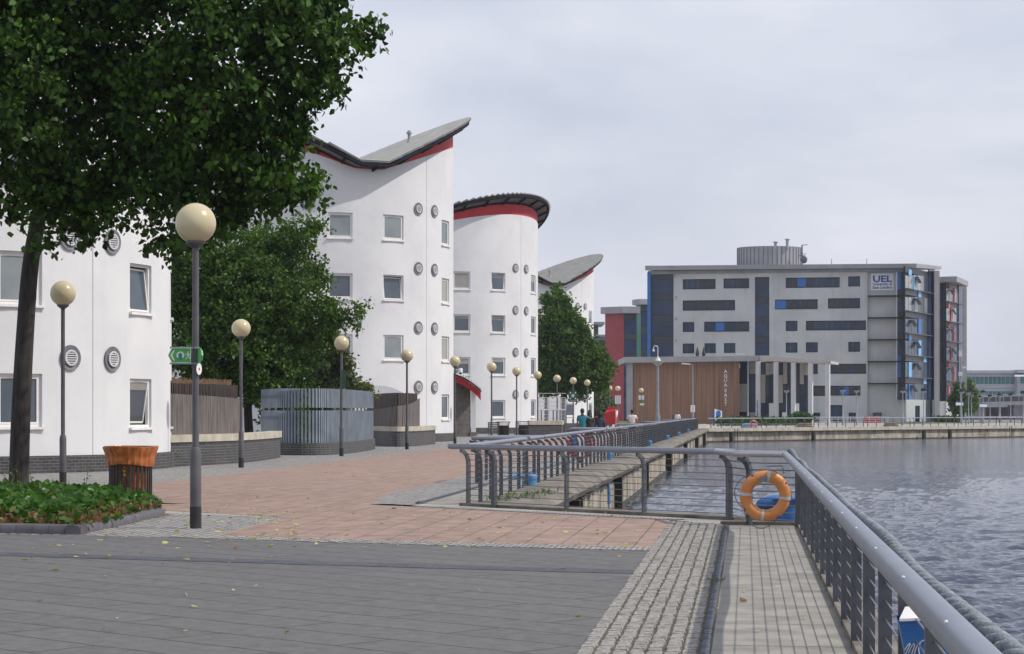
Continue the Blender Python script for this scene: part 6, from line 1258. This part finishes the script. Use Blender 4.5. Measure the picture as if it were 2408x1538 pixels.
# ivy bed
rng = np.random.default_rng(31); pts = []; dead = []
while len(pts) < 30000:
    x, y = rng.uniform(-15,-5.3), rng.uniform(27.8,45.5)
    if not inbed(x,y): continue
    e_ = edged(x,y); h_ = .14+.16*min(1,e_/.8); front = (x > -7.3 and y < 33.5 and e_ < .6)
    z = h_*(rng.random()**.5)+.035*math.sin(x*3)*math.sin(y*2.1)
    if front and z < .22 and rng.random() < .8: dead.append((x,y,z))
    else: pts.append((x,y,max(.03,z)+.03))
o = leaf_object('ivy_bed', np.array(pts), .1, M['ivy'], rng, droop=-.2, ratio=.95, flat=.35); tag(o, kind='stuff')
for _ in range(3000):
    x, y = rng.uniform(-8,-5.3), rng.uniform(28,34)
    if inbed(x,y) and edged(x,y) < .6: dead.append((x,y,.05+rng.random()*.15))
o = leaf_object('dry_leaves', np.array(dead), .09, M['deadleaf'], rng, droop=0, ratio=.6); tag(o, kind='stuff')
sp_ = []; stm = MB()
for k in range(16):
    x, y = rng.uniform(-9.2,-6.6), rng.uniform(35.5,38)
    if inbed(x,y):
        h_ = rng.uniform(.25,.5); lx = rng.uniform(-.15,.15); sp_ += [(x+.03*math.sin(j)+lx*(j/11)**1.5, y, .2+h_*j/11) for j in range(12)]; stm.tube([(x+lx*(j/4)**1.5, y, .1+(h_+.1)*j/4) for j in range(5)], .005, 4)
tag(stm.build('weed_stalks', M['willow']), kind='stuff')
o = leaf_object('weed_stems', np.array(sp_), .06, M['shrub'], rng, droop=-.6, ratio=.5); tag(o, kind='stuff')
# weeds
def weed(label, x, y, z, n, r_, seed):
    rng = np.random.default_rng(seed); p = np.stack([x+rng.normal(0,r_,n), y+rng.normal(0,r_*1.4,n), z+rng.random(n)*r_*.5], 1); tag(leaf_object('weed', p, r_*.8, M['ivy'], rng, droop=-.9, ratio=.16), label, 'weed')
x, y = G(1685,1371); weed('green weed tuft on the dark kerb strip beside the walkway', x, y, .01, 60, .045, 41)
x, y = G(1712,1256); weed('tiny weed between kerb strip and concrete walk nearer the lifebuoy', x, y, .01, 16, .02, 42)
for i, (d_, yy) in enumerate(((-4.0,38.6),(-3.85,40.3),(-4.3,37.6))): x, y = D(d_, yy); weed(('longest','middle','leftmost')[i]+' green weed clump growing over the quay coping by the corner railing', x, y, .02, 45, .14, 43+i)
x, y = G(850,1052); weed('grassy weed growing on the wall below the slatted fence', x, y+.2, .4, 70, .16, 47)
# fallen leaves
rng = np.random.default_rng(51); lp = []
def scat(n, x0, x1, y0, y1):
    for _ in range(n): px, py = rng.uniform(x0,x1), rng.uniform(y0,y1); x, y = G(px,py); lp.append((x,y,.016))
scat(190,240,720,1200,1275); scat(130,380,1500,1170,1290); scat(40,0,700,1250,1330); scat(16,100,1400,1330,1500); scat(24,1100,1560,1210,1290); scat(14,1450,1900,1240,1500); scat(25,380,1000,1110,1190)
o = leaf_object('fallen_leaves', np.array(lp), .075, M['litter'], rng, droop=0, ratio=.55, flat=.9); tag(o, kind='stuff')
x, y = G(1747,1418); mb = MB(); mb.add([(x-.03,y,.012),(x+.035,y-.02,.012),(x+.03,y+.05,.03),(x-.02,y+.04,.045)], [(0,1,2,3)]); tag(mb.build('curled_leaf', M['deadleaf']), 'single curled brown leaf on the concrete walkway', 'leaf')

# ================================================================ people
def skin(name, verts, edges, m, parent, sub=2, root=0):
    me = bpy.data.meshes.new(name); me.from_pydata([v[0] for v in verts], edges, []); o = bpy.data.objects.new(name, me); COL.objects.link(o); me.materials.append(m)
    md = o.modifiers.new('Skin', 'SKIN'); md.use_smooth_shade = True
    for i, v in enumerate(me.skin_vertices[0].data): r_ = verts[i][1]; v.radius = r_ if isinstance(r_, tuple) else (r_, r_); v.use_root = (i == root)
    sb = o.modifiers.new('Subdivision', 'SUBSURF'); sb.levels = sub; sb.render_levels = sub
    dg = bpy.context.evaluated_depsgraph_get(); m2 = bpy.data.meshes.new_from_object(o.evaluated_get(dg)); bpy.data.objects.remove(o)
    for p in m2.polygons: p.use_smooth = True
    o = bpy.data.objects.new(name, m2); COL.objects.link(o); o.parent = parent
    if not m2.materials: m2.materials.append(m)
    return o
def person(label, x, y, H, shirt, legs, arms='down', hairlen=0, rz=0, sleeve=.35, lean=0, grp=None, broad=1.0):
    """figure seen from behind, walking away from the camera (+Y)"""
    t_ = thing('person', label, 'person', (0,0,0), grp); s = H/1.75
    V = []; E = []
    def a(x, y, z, r_, link=None):
        V.append(((x*s, y*s, z*s), (r_[0]*s, r_[1]*s) if isinstance(r_, tuple) else r_*s)); 
        if link is not None: E.append((link, len(V)-1))
        return len(V)-1
    B = broad
    pel = a(0,0,.95,(.15*B,.11)); wst = a(0,.0,1.1,(.135*B,.1),pel); ch = a(0,.01,1.3,(.165*B,.115),wst); ns_ = a(0,0,1.43,(.1,.08),ch); nk = a(0,.01,1.49,.062,ns_); h0 = a(0,.03,1.55,(.078,.09),nk); h1 = a(0,.03,1.64,(.09,.108),h0); h2 = a(0,.02,1.715,(.068,.08),h1)
    hip = []
    for sx, st in ((-1,.16),(1,-.14)):
        hp = a(sx*.085,0,.88,.088,pel); kn = a(sx*.095,st*.55+.05,.49,.058,hp); an = a(sx*.095,st,.1,.038,kn); a(sx*.1,st+.04,.04,.035,an); a(sx*.105,st+.15,.035,.03,len(V)-1)
    hands = []
    for sx in (-1,1):
        sh = a(sx*.175*B,0,1.39,.058,ch)
        if arms == 'behind': el = a(sx*.275*B,-.02,1.13,.042,sh); wr_ = a(sx*.12,-.16,.98,.028,el); dx, dz = -sx*.7, -.4
        elif arms == 'hug' and sx == 1: el = a(.4,.0,1.28,.04,sh); wr_ = a(.62,-.09,1.36,.027,el); dx, dz = .9, .3
        else: el = a(sx*.225*B,-.03,1.12,.042,sh); wr_ = a(sx*.235*B,.06,.9,.028,el); dx, dz = 0, -1
        d_ = Vector((dx, .05, dz)).normalized(); pm = a(V[wr_][0][0]/s+d_.x*.05,V[wr_][0][1]/s+d_.y*.05,V[wr_][0][2]/s+d_.z*.05,(.032,.02),wr_)
        q_ = Vector(V[pm][0])/s; side = Vector((0,1,0)) if abs(d_.z) > .8 else Vector((0,.2,1)).normalized()
        for f_ in range(4):
            b_ = q_+side*(f_-1.5)*.018+d_*.03; i1 = a(*b_, .0095, pm); b2 = b_+d_*(.035+.006*(f_ in (1,2)))+Vector((0,.006,0)); i2 = a(*b2, .0085, i1); b3 = b2+(d_+Vector((0,.45,0))).normalized()*.028; a(*b3, .0075, i2)
        b_ = q_+side*.045-d_*.01; i1 = a(*b_, .011, wr_); b2 = b_+(d_+side).normalized()*.035; a(*b2, .009, i1)
    skin('body', V, E, M['skin'], t_, 1)
    # clothes: slightly larger shells
    V = []; E = []; g = .018
    hm_ = a(0,0,.80,(.2*B,.15)); pel = a(0,0,.93,(.19*B,.14),hm_); wst = a(0,0,1.1,(.17*B,.13),pel); ch = a(0,.01,1.3,(.195*B,.14),wst); a(0,0,1.43,(.13,.11),ch)
    for sx in (-1,1):
        sh = a(sx*.18*B,0,1.385,.078,ch)
        if arms == 'behind': e2 = (sx*.275*B,-.02,1.13); w2_ = (sx*.12,-.16,.98)
        elif arms == 'hug' and sx == 1: e2 = (.4,.0,1.28); w2_ = (.62,-.09,1.36)
        else: e2 = (sx*.225*B,-.03,1.12); w2_ = (sx*.235*B,.06,.9)
        s0 = (sx*.18*B,0,1.385)
        if sleeve < 1: a(*[s0[i]+(e2[i]-s0[i])*.72 for i in range(3)], .062, sh)
        else: el = a(*e2, .058, sh); a(*[e2[i]+(w2_[i]-e2[i])*.9 for i in range(3)], .045, el)
    skin('top', V, E, M[shirt], t_, 1)
    V = []; E = []; pel = a(0,0,.95,(.185*B,.135))
    for sx, st in ((-1,.16),(1,-.14)): hp = a(sx*.09,0,.82,.115,pel); kn = a(sx*.097,st*.55+.05,.49,.08,hp); a(sx*.097,st,.12,.06,kn)
    skin('trousers', V, E, M[legs], t_, 1)
    V = []; E = []
    for sx, st in ((-1,.16),(1,-.14)):
        i0 = a(sx*.1,st-.02,.05,.045); i1 = a(sx*.105,st+.15,.045,.04,i0)
    sh_ = None
    V1 = V[:2]; E1 = [(0,1)]; skin('shoe', V1, E1, M['black'], t_, 1); skin('shoe', V[2:], [(0,1)], M['black'], t_, 1)
    mb = MB(); mb.ball((0,.0,1.65*s), .108*s, 10, .9, 1.02, 1.08)
    mb.v = [v for v in mb.v]
    if hairlen: mb.tube(smoothpts([Vector((0,-.03,1.7)),Vector((0,-.06,1.58)),Vector((0,-.085,1.45)),Vector((0,-.11,1.7-hairlen))],4), [.08]*4+[.1]*4+[.115]*4+[.05], 12); mb.v = [(v[0],v[1],v[2]) for v in mb.v]
    # lift the face side clear so that skin shows at the front
    mb.v = [(x_, min(y_, .055*s) if z_ < 1.68*s else y_, z_) for x_, y_, z_ in mb.v]; mb.build('hair', M['hair'] if shirt != 'whitecloth' else M['lpost'], t_, smooth=True)
    # face: nose, ears, eyes, mouth (turned away from the camera)
    mb = MB(); mb.ball((0,.125*s,1.62*s), .016*s, 6, .8, 1, 1.4); mb.ball((-.078*s,.03*s,1.63*s), .024*s, 6, .4, .7, 1.1); mb.ball((.078*s,.03*s,1.63*s), .024*s, 6, .4, .7, 1.1); mb.build('face', M['skin'], t_, smooth=True)
    mb = MB(); mb.ball((-.03*s,.108*s,1.65*s), .01*s, 6); mb.ball((.03*s,.108*s,1.65*s), .01*s, 6); mb.box(-.022*s,.022*s,.105*s,.115*s,1.578*s,1.584*s); mb.build('features', M['black'], t_)
    return move(t_, (x,y,0), rz)
Yp = 100.0; fxp = lambda px, Y=Yp: (px-CX)*Y/F
person('man in a teal T-shirt walking away with his arm round a woman', fxp(1369.3,98), 98, 1.78, 'teal', 'brown', 'hug', rz=R(-4))
person('woman in a dark olive top with long black hair beside the man in teal', fxp(1387,98), 98.3, 1.63, 'darkshirt', 'brown', 'down', hairlen=.34, rz=R(4))
person('woman in a dark denim jacket and pale trousers walking to the right of the couple', fxp(1411,98), 98.0, 1.61, 'denim', 'pinkskirt', 'down', hairlen=.22, sleeve=1, rz=R(-3))
person('man in a pale pink polo shirt with hands behind his back', fxp(1486.5,118), 118, 1.77, 'pinkwhite', 'brown', 'behind', broad=1.06)
person('distant man in a white shirt near the far end of the left quay', fxp(1593.5,190), 190, 1.72, 'whitecloth', 'brown', 'down', sleeve=1, rz=R(-10))
# ---------------------------------------------------------------- light haze over the dock
mb = MB(); mb.box(-1900, 1900, -62, 4100, -3.5, 60); hz = mb.build('haze', M['white']); hz['kind'] = 'stuff'
hm = bpy.data.materials.new('haze air'); hm.use_nodes = True; t = hm.node_tree; t.nodes.clear(); o_ = N(t,'ShaderNodeOutputMaterial'); v_ = N(t,'ShaderNodeVolumePrincipled')
v_.inputs['Color'].default_value = (.86,.9,1,1); v_.inputs['Density'].default_value = .00015; v_.inputs['Anisotropy'].default_value = .3; t.links.new(v_.outputs[0], o_.inputs['Volume']); hz.data.materials[0] = hm
for o in list(COL.objects):
    if o.type == 'MESH' and o.parent is None and 'category' not in o and 'kind' not in o: print('UNTAGGED', o.name)
labs = {}
for o in COL.objects:
    if o.parent is None and 'label' in o: labs.setdefault(o['label'], []).append(o.name)
for k, v in labs.items():
    if len(v) > 1: print('DUP LABEL', k, v)
